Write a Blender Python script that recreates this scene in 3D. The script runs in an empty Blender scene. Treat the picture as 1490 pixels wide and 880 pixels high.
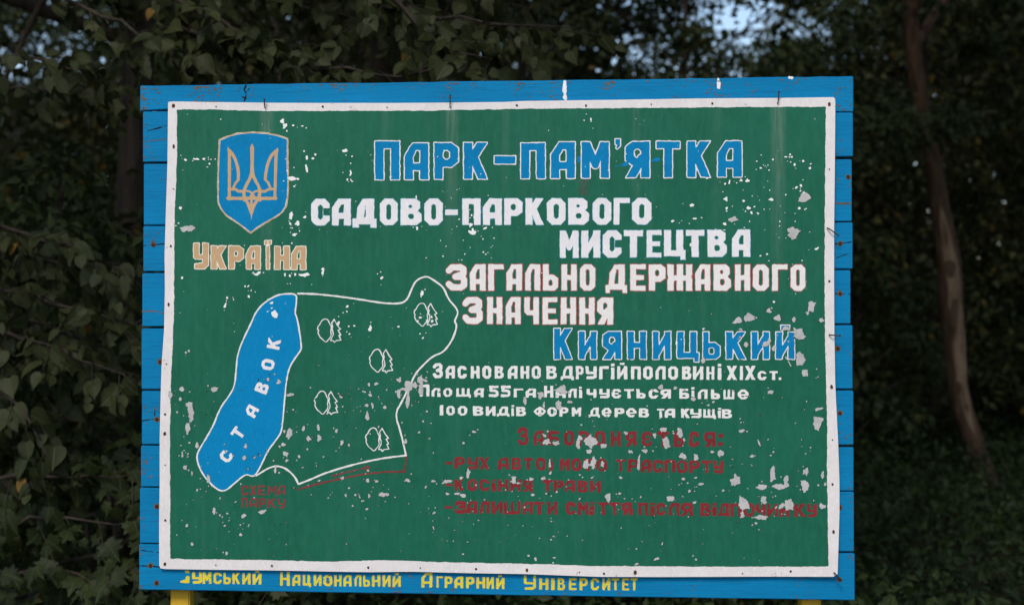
import bpy, bmesh, math, random
import numpy as np
from mathutils import Vector, Matrix, noise as mnoise
C = bpy.context.scene.collection
scene = bpy.context.scene
R = math.radians
PI = math.pi

# ------------------------------------------------------------------ camera, sky, sun, exposure
S = 0.002            # metres per photograph pixel on the face of the board
ZC = 1.72            # eye height
D = 4.14             # camera to board
FPX = D / S
cd = bpy.data.cameras.new("camera")
cam = bpy.data.objects.new("camera", cd); C.objects.link(cam)
cam.location = (0, -D, ZC); cam.rotation_euler = (R(90), 0, 0)
cd.sensor_width = 36; cd.lens = FPX / 1490 * 36
cd.clip_start = 0.05; cd.clip_end = 500
cd.dof.use_dof = True; cd.dof.focus_distance = D; cd.dof.aperture_fstop = 2.7
scene.camera = cam

SUN_EL, SUN_AZ = 52.0, 198.0     # azimuth clockwise from +Y: high behind the camera
w = bpy.data.worlds.new("World"); scene.world = w; w.use_nodes = True
nt = w.node_tree
sky = nt.nodes.new('ShaderNodeTexSky'); sky.sky_type = 'NISHITA'; sky.sun_disc = False
sky.sun_elevation = R(SUN_EL); sky.sun_rotation = R(SUN_AZ); sky.air_density = 1.0; sky.dust_density = 1.2; sky.ozone_density = 0.8
bg = nt.nodes['Background']; bg.inputs[1].default_value = 0.15
nt.links.new(sky.outputs[0], bg.inputs[0])
sl = bpy.data.lights.new("sun", 'SUN'); sl.energy = 1.95; sl.angle = R(16); sl.color = (1, .94, .865)
so = bpy.data.objects.new("sun", sl); C.objects.link(so)
el, az = R(SUN_EL), R(SUN_AZ)
sd = Vector((math.sin(az) * math.cos(el), math.cos(az) * math.cos(el), math.sin(el)))
so.rotation_euler = (-sd).to_track_quat('-Z', 'Y').to_euler(); so.location = sd * 40
scene.view_settings.view_transform = 'Standard'; scene.view_settings.look = 'None'
scene.view_settings.exposure = 0.37; scene.view_settings.gamma = 1.0
scene.view_settings.use_curve_mapping = False

# ------------------------------------------------------------------ helpers
def tag(o, label=None, cat=None, group=None, kind=None):
    if label: o['label'] = label
    if cat: o['category'] = cat
    if group: o['group'] = group
    if kind: o['kind'] = kind
    return o
def empty(name, loc=(0, 0, 0)):
    o = bpy.data.objects.new(name, None); C.objects.link(o); o.location = loc; o.empty_display_size = .1
    return o
def link(name, me, m=None, parent=None):
    o = bpy.data.objects.new(name, me); C.objects.link(o)
    if m and not me.materials: me.materials.append(m)
    if parent: o.parent = parent
    return o
def bm_obj(name, bm, m, parent=None, smooth=False):
    me = bpy.data.meshes.new(name); bm.to_mesh(me); bm.free()
    if smooth: me.polygons.foreach_set('use_smooth', [True] * len(me.polygons))
    return link(name, me, m, parent)

def N(nt, t, **kw):
    n = nt.nodes.new(t)
    for k, v in kw.items():
        if k in n.inputs.keys(): n.inputs[k].default_value = v
        else: setattr(n, k, v)
    return n
def new_mat(name, rough=.6, spec=.3):
    m = bpy.data.materials.new(name); m.use_nodes = True
    b = m.node_tree.nodes['Principled BSDF']; b.inputs['Roughness'].default_value = rough
    b.inputs['Specular IOR Level'].default_value = spec
    return m, m.node_tree, b
def c4(c): return (c[0], c[1], c[2], 1)
def coords(nt, scale):
    tc = N(nt, 'ShaderNodeTexCoord'); mp = N(nt, 'ShaderNodeMapping'); mp.inputs['Scale'].default_value = scale
    nt.links.new(tc.outputs['Object'], mp.inputs[0]); return mp.outputs[0]
def noise_tex(nt, scale, s, detail=4, rough=.6):
    n = N(nt, 'ShaderNodeTexNoise'); n.inputs['Scale'].default_value = s; n.inputs['Detail'].default_value = detail
    n.inputs['Roughness'].default_value = rough; nt.links.new(coords(nt, scale), n.inputs['Vector']); return n.outputs['Fac']
def ramp(nt, fac, a, b):
    r = N(nt, 'ShaderNodeMapRange'); r.inputs[1].default_value = a; r.inputs[2].default_value = b
    r.clamp = True; nt.links.new(fac, r.inputs[0]); return r.outputs[0]
def math_n(nt, op, a, b=None):
    m = N(nt, 'ShaderNodeMath', operation=op)
    for i, v in enumerate((a, b)):
        if v is None: continue
        if isinstance(v, (int, float)): m.inputs[i].default_value = v
        else: nt.links.new(v, m.inputs[i])
    return m.outputs[0]
def mix(nt, fac, a, b):
    m = N(nt, 'ShaderNodeMix', data_type='RGBA')
    nt.links.new(fac, m.inputs[0])
    for i, v in ((6, a), (7, b)):
        if isinstance(v, tuple): m.inputs[i].default_value = c4(v)
        else: nt.links.new(v, m.inputs[i])
    return m.outputs[2]
def bump(nt, b, h, dist=.001, strength=.5):
    n = N(nt, 'ShaderNodeBump'); n.inputs['Distance'].default_value = dist; n.inputs['Strength'].default_value = strength
    nt.links.new(h, n.inputs['Height']); nt.links.new(n.outputs[0], b.inputs['Normal'])

def paint_mat(name, c, dark=.82, rough=.6, spec=.14, worn=None, wt=.72):
    """oil paint: base tone, brushy mottling, tiny worn pits"""
    m, nt, b = new_mat(name, rough, spec)
    c2 = tuple(v * dark for v in c)
    col = mix(nt, ramp(nt, noise_tex(nt, (1, 1, 1), 14, 5, .65), .35, .7), c, c2)
    c3 = tuple(min(1, v * 1.10 + .006) for v in c)
    col = mix(nt, ramp(nt, noise_tex(nt, (3, 1, 1), 70, 3, .7), .5, .8), col, c3)
    if worn:
        col = mix(nt, ramp(nt, noise_tex(nt, (1, 1, 1), 210, 3, .7), wt, wt + .04), col, worn)
    nt.links.new(col, b.inputs['Base Color'])
    bump(nt, b, noise_tex(nt, (1, 1, 1), 320, 3, .6), .0006, .35)
    return m

M = {}
M['white_border'] = paint_mat('white_border_paint', (.775, .715, .675), .88, worn=(.20, .17, .15), wt=.70)
M['white'] = paint_mat('white_letter_paint', (.81, .765, .745), .90, worn=(.45, .45, .45))
M['white2'] = paint_mat('off_white_letter_paint', (.80, .755, .705), .92)
M['cream'] = paint_mat('cream_paint', (.80, .72, .58), .93)
M['tan'] = paint_mat('ochre_paint', (.56, .36, .19), .88)
M['blue'] = paint_mat('blue_letter_paint', (.004, .21, .44), .84, spec=.05, worn=(.02, .13, .20), wt=.73)
M['lake'] = paint_mat('lake_blue_paint', (.003, .22, .455), .9, spec=.05)
M['halo'] = paint_mat('pale_blue_halo_paint', (.30, .52, .68), .9)
M['red_edge'] = paint_mat('red_outline_paint', (.46, .10, .10), .8)
M['red'] = paint_mat('faded_red_paint', (.265, .022, .028), .7, worn=(.05, .12, .08), wt=.62)
M['redthin'] = paint_mat('thin_red_paint', (.27, .035, .04), .7, worn=(.05, .13, .085), wt=.60)
M['yellow'] = paint_mat('yellow_letter_paint', (.78, .62, .045), .85, worn=(.05, .15, .25), wt=.66)
M['chip_white'] = paint_mat('bare_white_primer', (.86, .83, .79), .88)
M['chip_grey'] = paint_mat('bare_grey_metal', (.53, .51, .485), .72, rough=.5)
M['rim'] = paint_mat('chip_edge_shadow', (.022, .050, .036), .6, .8, .1)  # dark tone standing in for the shadow at chip edges
M['stain'] = paint_mat('brown_stain', (.045, .115, .075), .7)

# green field: mottled, with rain streaks that start under the long nails
m, nt, b = new_mat('green_field_paint', .5, .16)
g = (.0095, .124, .069)
col = mix(nt, ramp(nt, noise_tex(nt, (1, 1, 1), 5, 6, .6), .3, .7), g, (.007, .100, .054))
col = mix(nt, ramp(nt, noise_tex(nt, (1.6, 1, .5), 38, 6, .75), .42, .78), col, (.016, .140, .080))
st = ramp(nt, noise_tex(nt, (22, 1, .8), 1.6, 4, .6), .52, .75)
col = mix(nt, math_n(nt, 'MULTIPLY', st, .2), col, (.055, .165, .115))
tc = N(nt, 'ShaderNodeTexCoord'); sx = N(nt, 'ShaderNodeSeparateXYZ'); nt.links.new(tc.outputs['Object'], sx.inputs[0])
for px, wd, strg in ((388, 12, .75), (657, 12, .7), (735, 7, .3), (1132, 13, .85), (925, 8, .25), (560, 8, .2), (1045, 8, .2)):
    d = math_n(nt, 'ABSOLUTE', math_n(nt, 'SUBTRACT', sx.outputs[0], (px - 745) * S))
    k = ramp(nt, d, wd * S, wd * .35 * S)
    fall = ramp(nt, sx.outputs[2], ZC + (440 - 420) * S, ZC + (440 - 165) * S)
    k = math_n(nt, 'MULTIPLY', math_n(nt, 'MULTIPLY', k, fall), ramp(nt, noise_tex(nt, (30, 1, 2), 4, 4, .6), .25, .65))
    col = mix(nt, math_n(nt, 'MULTIPLY', k, strg), col, (.115, .20, .145))
col = mix(nt, ramp(nt, noise_tex(nt, (1, 1, 1), 260, 2, .6), .735, .765), col, (.012, .05, .035))
nt.links.new(col, b.inputs['Base Color'])
bump(nt, b, noise_tex(nt, (1, 1, 1), 260, 4, .65), .0009, .4)
M['green'] = m

# blue weathered planks: paint over grain, worn hairline cracks
m, nt, b = new_mat('blue_plank_paint', .62, .07)
col = mix(nt, ramp(nt, noise_tex(nt, (1, 1, 4), 3, 5, .6), .3, .7), (.004, .215, .44), (.003, .175, .365))
grain = noise_tex(nt, (2.2, 1, 70), 3.2, 7, .78)
col = mix(nt, math_n(nt, 'MULTIPLY', ramp(nt, grain, .50, .68), .6), col, (.006, .09, .19))
col = mix(nt, ramp(nt, noise_tex(nt, (12, 1, 110), 2.2, 6, .8), .655, .69), col, (.025, .03, .034))
col = mix(nt, ramp(nt, noise_tex(nt, (1, 1, 1), 30, 6, .7), .69, .72), col, (.10, .10, .09))
nt.links.new(col, b.inputs['Base Color'])
bump(nt, b, grain, .002, .5)
M['plank'] = m
M['bare_wood'] = paint_mat('weathered_bare_wood', (.16, .125, .095), .55, .8, .1)
M['crack'] = paint_mat('open_wood_crack', (.018, .02, .024), .7, .9, .05)
M['post'] = paint_mat('yellow_post_paint', (.62, .36, .02), .75, .5, .3, worn=(.15, .1, .05), wt=.70)
m, nt, b = new_mat('rusty_iron', .75, .3)
nt.links.new(mix(nt, ramp(nt, noise_tex(nt, (1, 1, 1), 300, 3), .4, .65), (.022, .014, .012), (.085, .035, .018)), b.inputs['Base Color'])
b.inputs['Metallic'].default_value = .3
M['rust'] = m
M['rust_stain'] = paint_mat('rust_stain', (.16, .10, .06), .6, .8, .1)

def leaf_mat(name, c, c2, autumn=(.20, .11, .02), aut=.985, trans=.22, rough=.5):
    m, nt, b = new_mat(name, rough, .16)
    at = N(nt, 'ShaderNodeAttribute'); at.attribute_name = 'tint'
    col = mix(nt, at.outputs['Fac'], c, c2)
    col = mix(nt, ramp(nt, at.outputs['Fac'], aut, aut + .002), col, autumn)
    nz = noise_tex(nt, (1, 1, 1), 40, 3, .6)
    col = mix(nt, math_n(nt, 'MULTIPLY', ramp(nt, nz, .4, .7), .35), col, tuple(v * .55 for v in c))
    bl = N(nt, 'ShaderNodeAttribute'); bl.attribute_name = 'blade'; bs = N(nt, 'ShaderNodeSeparateXYZ'); nt.links.new(bl.outputs['Vector'], bs.inputs[0])
    ax = math_n(nt, 'ABSOLUTE', bs.outputs[0])
    vein = math_n(nt, 'FRACT', math_n(nt, 'MULTIPLY', math_n(nt, 'SUBTRACT', bs.outputs[1], math_n(nt, 'MULTIPLY', ax, .75)), 7.0))
    vein = ramp(nt, math_n(nt, 'ABSOLUTE', math_n(nt, 'SUBTRACT', vein, .5)), .12, .02)
    rib = ramp(nt, ax, .035, .008)
    vv = math_n(nt, 'MAXIMUM', math_n(nt, 'MULTIPLY', vein, .35), rib)
    col = mix(nt, math_n(nt, 'MULTIPLY', vv, .55), col, tuple(v * 1.9 + .012 for v in c2))
    bump(nt, b, math_n(nt, 'MULTIPLY', vv, -1.0), .002, .6)
    nt.links.new(col, b.inputs['Base Color'])
    tr = N(nt, 'ShaderNodeBsdfTranslucent'); nt.links.new(col, tr.inputs[0])
    mx = N(nt, 'ShaderNodeMixShader'); mx.inputs[0].default_value = trans
    nt.links.new(b.outputs[0], mx.inputs[1]); nt.links.new(tr.outputs[0], mx.inputs[2])
    nt.links.new(mx.outputs[0], nt.nodes['Material Output'].inputs[0])
    return m
M['linden'] = leaf_mat('linden_leaf', (.019, .027, .007), (.052, .059, .021), aut=.996)
M['maple'] = leaf_mat('maple_leaf', (.013, .021, .005), (.030, .040, .010), aut=.996)
M['forest'] = leaf_mat('forest_leaf', (.022, .034, .010), (.050, .068, .022), autumn=(.16, .10, .02), aut=.985)
M['olive'] = leaf_mat('olive_forest_leaf', (.034, .040, .012), (.075, .080, .026), autumn=(.20, .12, .02), aut=.97)
M['herb'] = leaf_mat('undergrowth_leaf', (.012, .024, .005), (.032, .050, .012), aut=.9995)
def bark_mat(name, c, c2):
    m, nt, b = new_mat(name, .85, .15)
    n = noise_tex(nt, (5, 5, .8), 4, 7, .7)
    nt.links.new(mix(nt, ramp(nt, n, .35, .65), c, c2), b.inputs['Base Color']); bump(nt, b, n, .03, .8); return m
M['bark'] = bark_mat('dark_bark', (.075, .058, .044), (.028, .022, .018))
M['bark2'] = bark_mat('pale_brown_bark', (.110, .066, .040), (.030, .018, .011))
M['bare'] = bark_mat('barkless_wood', (.27, .185, .115), (.085, .054, .034))
m, nt, b = new_mat('forest_floor', .95, .1)
col = mix(nt, ramp(nt, noise_tex(nt, (1, 1, 1), .9, 6, .65), .35, .65), (.022, .018, .010), (.018, .025, .008))
col = mix(nt, ramp(nt, noise_tex(nt, (1, 1, 1), 22, 5, .7), .45, .7), col, (.035, .027, .015))
nt.links.new(col, b.inputs['Base Color']); bump(nt, b, noise_tex(nt, (1, 1, 1), 14, 6, .7), .05, .9)
M['ground'] = m

# ------------------------------------------------------------------ 2-D paint fields -> thin sheets
def hash2(ix, iy, seed):
    h = (ix * 374761393 + iy * 668265263 + seed * 974634777) & 0xFFFFFFFF
    h = ((h ^ (h >> 13)) * 1274126177) & 0xFFFFFFFF
    return ((h ^ (h >> 16)) & 0xFFFF) / 65535.0
def vnoise(X, Y, scale, seed=0):
    x = X / scale; y = Y / scale
    ix = np.floor(x).astype(np.int64); iy = np.floor(y).astype(np.int64)
    fx = x - ix; fy = y - iy; fx = fx * fx * (3 - 2 * fx); fy = fy * fy * (3 - 2 * fy)
    a = hash2(ix, iy, seed); b = hash2(ix + 1, iy, seed); c = hash2(ix, iy + 1, seed); d = hash2(ix + 1, iy + 1, seed)
    return ((a * (1 - fx) + b * fx) * (1 - fy) + (c * (1 - fx) + d * fx) * fy) * 2 - 1
def wave(px, py):
    """slight buckling of the tin sheet, metres (negative = towards the viewer)"""
    px = np.asarray(px, float); py = np.asarray(py, float)
    return -.0045 + .0013 * np.sin(px / 61 + .4) * np.sin(py / 83 + 1.1) + .0011 * np.sin(px / 137 + py / 190) \
        + .0009 * np.sin(px / 29) * np.exp(-np.abs(py - 490) * 0) * np.clip((np.abs(py - 490) - 260) / 80, 0, 1)
def seg_d(X, Y, a, b):
    dx, dy = b[0] - a[0], b[1] - a[1]; L = dx * dx + dy * dy + 1e-12
    t = np.clip(((X - a[0]) * dx + (Y - a[1]) * dy) / L, 0, 1)
    return np.hypot(X - a[0] - t * dx, Y - a[1] - t * dy)
def poly_sdf(X, Y, P):
    d = np.full(X.shape, 1e9); ins = np.zeros(X.shape, bool); n = len(P)
    for i in range(n):
        a, b = P[i], P[(i + 1) % n]
        d = np.minimum(d, seg_d(X, Y, a, b))
        if a[1] != b[1]:
            c = ((a[1] > Y) != (b[1] > Y)) & (X < (b[0] - a[0]) * (Y - a[1]) / (b[1] - a[1]) + a[0])
            ins ^= c
    return np.where(ins, -d, d)
def line_sdf(X, Y, P, wd, closed=False):
    d = np.full(X.shape, 1e9); n = len(P)
    for i in range(n if closed else n - 1):
        d = np.minimum(d, seg_d(X, Y, P[i], P[(i + 1) % n]))
    return d - wd / 2
def smooth_poly(P, k=2, closed=True):
    P = [tuple(p) for p in P]
    for _ in range(k):
        Q = []; n = len(P)
        for i in range(n if closed else n - 1):
            a, b = P[i], P[(i + 1) % n]
            Q += [(.75 * a[0] + .25 * b[0], .75 * a[1] + .25 * b[1]), (.25 * a[0] + .75 * b[0], .25 * a[1] + .75 * b[1])]
        if not closed: Q = [P[0]] + Q + [P[-1]]
        P = Q
    return P
def grid(x0, y0, x1, y1, st):
    nx = int(math.ceil((x1 - x0) / st)) + 1; ny = int(math.ceil((y1 - y0) / st)) + 1
    return np.meshgrid(x0 + np.arange(nx) * st, y0 + np.arange(ny) * st)
def march(X, Y, F, maxrun=12):
    inside = F < 0
    full = inside[:-1, :-1] & inside[:-1, 1:] & inside[1:, 1:] & inside[1:, :-1]
    anyi = inside[:-1, :-1] | inside[:-1, 1:] | inside[1:, 1:] | inside[1:, :-1]
    V, P = [], []
    xs, ys = X[0], Y[:, 0]
    for i in np.nonzero(full.any(1))[0]:
        row = full[i]; j = 0; n = len(row)
        idx = np.nonzero(row)[0]
        s = idx[0]; prev = s
        runs = []
        for q in idx[1:]:
            if q != prev + 1 or q - s >= maxrun: runs.append((s, prev)); s = q
            prev = q
        runs.append((s, prev))
        for a, e in runs:
            k = len(V); V += [(xs[a], ys[i]), (xs[a], ys[i + 1]), (xs[e + 1], ys[i + 1]), (xs[e + 1], ys[i])]
            P.append((k, k + 1, k + 2, k + 3))
    for i, j in zip(*np.nonzero(anyi & ~full)):
        cs = [(i, j), (i + 1, j), (i + 1, j + 1), (i, j + 1)]; pts = []
        for q in range(4):
            a, c = cs[q], cs[(q + 1) % 4]; fa, fc = F[a], F[c]
            if fa < 0: pts.append((X[a], Y[a]))
            if (fa < 0) != (fc < 0):
                t = min(.999, max(.001, fa / (fa - fc))); pts.append((X[a] + t * (X[c] - X[a]), Y[a] + t * (Y[c] - Y[a])))
        if len(pts) >= 3:
            k = len(V); V += pts; P.append(tuple(range(k, k + len(pts))))
    return V, P
LAYER = .00022
def sheet(name, X, Y, F, m, parent, layer, base=None, maxrun=12):
    V, P = march(X, Y, F, maxrun)
    if not P: return None
    A = np.array(V, float)
    yy = (wave(A[:, 0], A[:, 1]) if base is None else np.full(len(A), base)) - layer * LAYER
    co = np.stack([(A[:, 0] - 745) * S, yy, ZC + (440 - A[:, 1]) * S], 1)
    me = bpy.data.meshes.new(name); me.from_pydata(co.tolist(), [], P); me.update()
    return link(name, me, m, parent)
def merge_into(o, co, polys, m):
    me = o.data
    if m.name not in [q.name for q in me.materials]: me.materials.append(m)
    mi = [q.name for q in me.materials].index(m.name)
    bm = bmesh.new(); bm.from_mesh(me); vs = [bm.verts.new(c) for c in co]
    for p in polys:
        f = bm.faces.new([vs[i] for i in p]); f.material_index = mi
    bm.to_mesh(me); bm.free()
def mark(o, X, Y, F, m, layer, base=None):
    V, P = march(X, Y, F)
    if not P: return
    A = np.array(V, float); yy = (wave(A[:, 0], A[:, 1]) if base is None else np.full(len(A), base)) - layer * LAYER
    merge_into(o, np.stack([(A[:, 0] - 745) * S, yy, ZC + (440 - A[:, 1]) * S], 1).tolist(), P, m)
def wob(X, Y, a=.45, seed=1): return a * (vnoise(X, Y, 5.5, seed) + .6 * vnoise(X, Y, 2.2, seed + 7))

# ------------------------------------------------------------------ hand painted block letters
def rect(x0, y0, x1, y1): return [(x0, y0), (x1, y0), (x1, y1), (x0, y1)]
def octo(x0, y0, x1, y1, c):
    c = min(c, (x1 - x0) * .45, (y1 - y0) * .45)
    return [(x0 + c, y0), (x1 - c, y0), (x1, y0 + c), (x1, y1 - c), (x1 - c, y1), (x0 + c, y1), (x0, y1 - c), (x0, y0 + c)]
def glyph(ch, W, H, t):
    u = min(t * .85, H * .22); st = lambda x: ('+', rect(x, 0, x + t, H))
    bar = lambda y, x0=0, x1=None: ('+', rect(x0, y, W if x1 is None else x1, y + u))
    if ch == 'П': return [st(0), st(W - t), bar(H - u)]
    if ch == 'А':
        k = .25 * H
        return [('+', [(0, 0), (0, .66 * H), (.34 * W, H), (W, H), (W, 0), (W - t, 0), (W - t, k), (t, k), (t, 0)]),
                ('-', [(t, k + u), (t, .62 * H), (.48 * W, H - u), (W - t, H - u), (W - t, k + u)])]
    if ch == 'Л':
        return [('+', [(0, 0), (0, .66 * H), (.34 * W, H), (W, H), (W, 0), (W - t, 0), (W - t, H - u), (.5 * W, H - u), (t, .62 * H), (t, 0)])]
    if ch == 'Д':
        d = .13 * H
        return [('+', [(.14 * W, d), (.2 * W, .7 * H), (.42 * W, H), (.9 * W, H), (.9 * W, d)]),
                ('-', [(.14 * W + t * .9, d + u), (.2 * W + t * .9, .66 * H), (.5 * W, H - u), (.9 * W - t, H - u), (.9 * W - t, d + u)]),
                ('+', rect(0, d * .9, W, d + u * .8)), ('+', rect(0, 0, t * .7, d + .1)), ('+', rect(W - t * .7, 0, W, d + .1))]
    if ch in 'РЯ':
        k = .34 * H
        g = [('+', [(0, 0), (0, H), (.72 * W, H), (W, .86 * H), (W, k + .14 * H), (.72 * W, k), (t, k), (t, 0)]),
             ('-', octo(t, k + u, W - t, H - u, .1 * W))]
        if ch == 'Я':
            g = [(s, [(W - x, y) for x, y in p]) for s, p in g]
            g.append(('s', [(W - t * .9, k + u), (t * .5, -.05 * H)], t))
        return g
    if ch == 'К': return [st(0), ('s', [(t * .55, .42 * H), (W - t * .6, H * 1.03)], t), ('s', [(.42 * W, .56 * H), (W - t * .55, -.04 * H)], t)]
    if ch == '-': return [('+', rect(0, 0, W, H))]
    if ch == 'М': return [st(0), st(W - t), ('s', [(t * .6, H * .98), (W / 2, .36 * H), (W - t * .6, H * .98)], t * .85)]
    if ch == 'ʼ': return [('+', rect(0, .45 * H, W, H)), ('+', [(W * .45, .5 * H), (W, .5 * H), (W, .3 * H), (W * .35, 0), (W * .15, .08 * H)])]
    if ch == 'Т': return [('+', rect(W / 2 - t / 2, 0, W / 2 + t / 2, H)), bar(H - u)]
    if ch in 'СЄ':
        g = [('+', octo(0, 0, W, H, .26 * W)), ('-', octo(t, u, W - t, H - u, .12 * W)), ('-', rect(W - t * 1.05, .36 * H, W + 1, .66 * H))]
        if ch == 'Є': g.append(('+', rect(t * .5, .5 * H - u * .4, W * .74, .5 * H + u * .4)))
        return g
    if ch in 'О0': return [('+', octo(0, 0, W, H, .27 * W)), ('-', octo(t, u, W - t, H - u, .10 * W))]
    if ch == 'е':
        return [('+', octo(0, 0, W, H, .3 * W)), ('-', octo(t, u, W - t, H - u, .12 * W)), ('+', rect(t * .5, .46 * H - u * .35, W - .4, .46 * H + u * .35)),
                ('-', rect(W - t * 1.05, .26 * H, W + 1, .46 * H - u * .35))]
    if ch == 'В':
        return [('+', [(0, 0), (0, H), (.7 * W, H), (.93 * W, .88 * H), (.93 * W, .64 * H), (.8 * W, .54 * H), (W, .42 * H), (W, .15 * H), (.76 * W, 0)]),
                ('-', octo(t, .54 * H + u * .45, .93 * W - t, H - u, .08 * W)), ('-', octo(t, u, W - t, .54 * H - u * .45, .08 * W))]
    if ch == 'Г': return [st(0), bar(H - u)]
    if ch == 'И': return [st(0), st(W - t), ('s', [(t * .5, .1 * H), (W - t * .5, .9 * H)], t * .8)]
    if ch == 'Й': return [(q[0], [(x, y * .80) for x, y in q[1]]) + tuple(q[2:]) for q in glyph('И', W, H, t)] + [('+', rect(W * .27, .88 * H, W * .73, H))]
    if ch == 'Н': return [st(0), st(W - t), bar(.5 * H - u / 2)]
    if ch == 'Е': return [st(0), bar(0), bar(.5 * H - u * .5, 0, W * .9), bar(H - u)]
    if ch == 'Ц':
        d = .12 * H
        return [('+', rect(0, d, t, H)), ('+', rect(W - 1.35 * t, d, W - .35 * t, H)), bar(d), ('+', rect(W - .7 * t, 0, W, d + u))]
    if ch == 'З':
        h = t / 2
        return [('s', [(h, .76 * H), (.30 * W, H - h), (.68 * W, H - h), (W - h * 1.25, .82 * H), (W - h * 1.25, .64 * H), (.45 * W, .52 * H)], t),
                ('s', [(.45 * W, .52 * H), (.75 * W, .52 * H), (W - h, .40 * H), (W - h, .2 * H), (.7 * W, h), (.30 * W, h), (h, .24 * H)], t)]
    if ch == 'Ь': return [st(0), ('+', [(0, 0), (0, .6 * H), (.72 * W, .6 * H), (W, .47 * H), (W, .13 * H), (.76 * W, 0)]), ('-', octo(t, u, W - t, .6 * H - u, .08 * W))]
    if ch == 'Ж': return [st(0), st(W - t), ('+', rect(W / 2 - t / 2, 0, W / 2 + t / 2, H)), ('+', rect(0, .38 * H, W, .38 * H + u)),
                          ('-', rect(-1, .45 * H, t * .12, .6 * H)), ('-', rect(W - t * .12, .45 * H, W + 1, .6 * H))]
    if ch == 'Ч': return [('+', rect(0, .46 * H, t, H)), st(W - t), ('+', [(0, .46 * H), (.2 * W, .34 * H), (W, .34 * H), (W, .34 * H + u), (0, .34 * H + u)])]
    if ch == 'і': return [('+', rect(0, 0, W, .74 * H)), ('+', rect(0, .83 * H, W, H))]
    if ch in 'І1': return [('+', rect(0, 0, W, H))]
    if ch == 'Ї': return [('+', rect(W / 2 - t / 2, 0, W / 2 + t / 2, .82 * H)), ('+', rect(.1 * W, .88 * H, .42 * W, H)), ('+', rect(.58 * W, .88 * H, .9 * W, H))]
    if ch == 'Х': return [('s', [(t * .5, -.02 * H), (W - t * .5, 1.02 * H)], t), ('s', [(t * .5, 1.02 * H), (W - t * .5, -.02 * H)], t)]
    if ch == 'У': return [('+', rect(0, .42 * H, t, H)), ('+', rect(W - t, .12 * H, W, H)), ('+', rect(.1 * W, .38 * H, W, .38 * H + u * .9)),
                          ('+', [(.08 * W, 0), (.78 * W, 0), (W, .16 * H), (W - t * .3, u + .05 * H), (.08 * W, u)])]
    if ch in 'ШЩ':
        d = .12 * H if ch == 'Щ' else 0; e = .3 * t if ch == 'Щ' else 0; tt = t * .85
        g = [('+', rect(0, d, tt, H)), ('+', rect((W - e) / 2 - tt / 2, d, (W - e) / 2 + tt / 2, H)), ('+', rect(W - e - tt, d, W - e, H)), ('+', rect(0, d, W, d + u))]
        if d: g.append(('+', rect(W - .6 * t, 0, W, d + u)))
        return g
    if ch == 'Б': return glyph('Ь', W, H, t) + [bar(H - u, 0, W * .92)]
    if ch == 'Ф': return [('+', octo(0, .14 * H, W, .9 * H, .25 * W)), ('-', octo(t * .8, .14 * H + u, W - t * .8, .9 * H - u, .1 * W)), ('+', rect(W / 2 - t * .45, 0, W / 2 + t * .45, H))]
    if ch == '5': return [bar(H - u), ('+', rect(.05 * W, .5 * H, .05 * W + t, H)), ('s', [(.05 * W + t * .5, .56 * H), (.65 * W, .56 * H), (W - t / 2, .44 * H), (W - t / 2, .2 * H), (.68 * W, t / 2), (.02 * W, t / 2)], t * .85)]
    if ch == ':': return [('+', rect(0, .1 * H, W, .36 * H)), ('+', rect(0, .62 * H, W, .88 * H))]
    if ch == '.': return [('+', rect(0, 0, W, H))]
    raise ValueError(ch)
def glyph_field(LX, LY, ch, W, H, t):
    f = np.full(LX.shape, 1e3)
    for g in glyph(ch, W, H, t):
        if g[0] == '+': f = np.minimum(f, poly_sdf(LX, LY, g[1]))
        elif g[0] == '-': f = np.maximum(f, -poly_sdf(LX, LY, g[1]))
        else: f = np.minimum(f, line_sdf(LX, LY, g[1], g[2]))
    return np.maximum(f, poly_sdf(LX, LY, rect(0, 0, W, H)))
def letters_field(items, st=.75, pad=4, thick=None, seed=3, wobble=.32):
    """items: (char, x0, x1, ytop, ybottom) in board pixels"""
    x0 = min(i[1] for i in items) - pad; x1 = max(i[2] for i in items) + pad
    y0 = min(i[3] for i in items) - pad; y1 = max(i[4] for i in items) + pad
    X, Y = grid(x0, y0, x1, y1, st); F = np.full(X.shape, 50.0)
    for ch, a, b, ty, by in items:
        ja = max(0, int((a - pad - x0) / st)); jb = min(X.shape[1], int((b + pad - x0) / st) + 2)
        W, H = b - a, by - ty
        t = (thick(W, H) if callable(thick) else thick) or .33 * W
        if ch in 'ЖШЩ': t = min(t, W * .25)
        if ch == 'М': t = min(t, W * .30)
        sl = np.s_[:, ja:jb]
        f = glyph_field(X[sl] - a, by - Y[sl], ch, W, H, t)
        F[sl] = np.minimum(F[sl], f)
    return X, Y, F + wob(X, Y, wobble, seed)
def text_items(s, xs, y0, y1, over=None):
    """y0,y1 = (top at left, top at right), (bottom at left, bottom at right)"""
    out = []; L, Rr = xs[0][0], xs[-1][1]
    for k, (ch, (a, b)) in enumerate(zip(s, xs)):
        f = ((a + b) / 2 - L) / max(1, Rr - L)
        ty = y0[0] + (y0[1] - y0[0]) * f; by = y1[0] + (y1[1] - y1[0]) * f
        if over and k in over: ty += over[k][0]; by += over[k][1]
        if ch in 'ДЦЩ': by += .09 * (by - ty)
        if ch == '-': h = by - ty; ty, by = ty + .42 * h, ty + .62 * h
        if ch == '.': ty = by - 3.6
        out.append((ch, a, b, ty, by))
    return out

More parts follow.
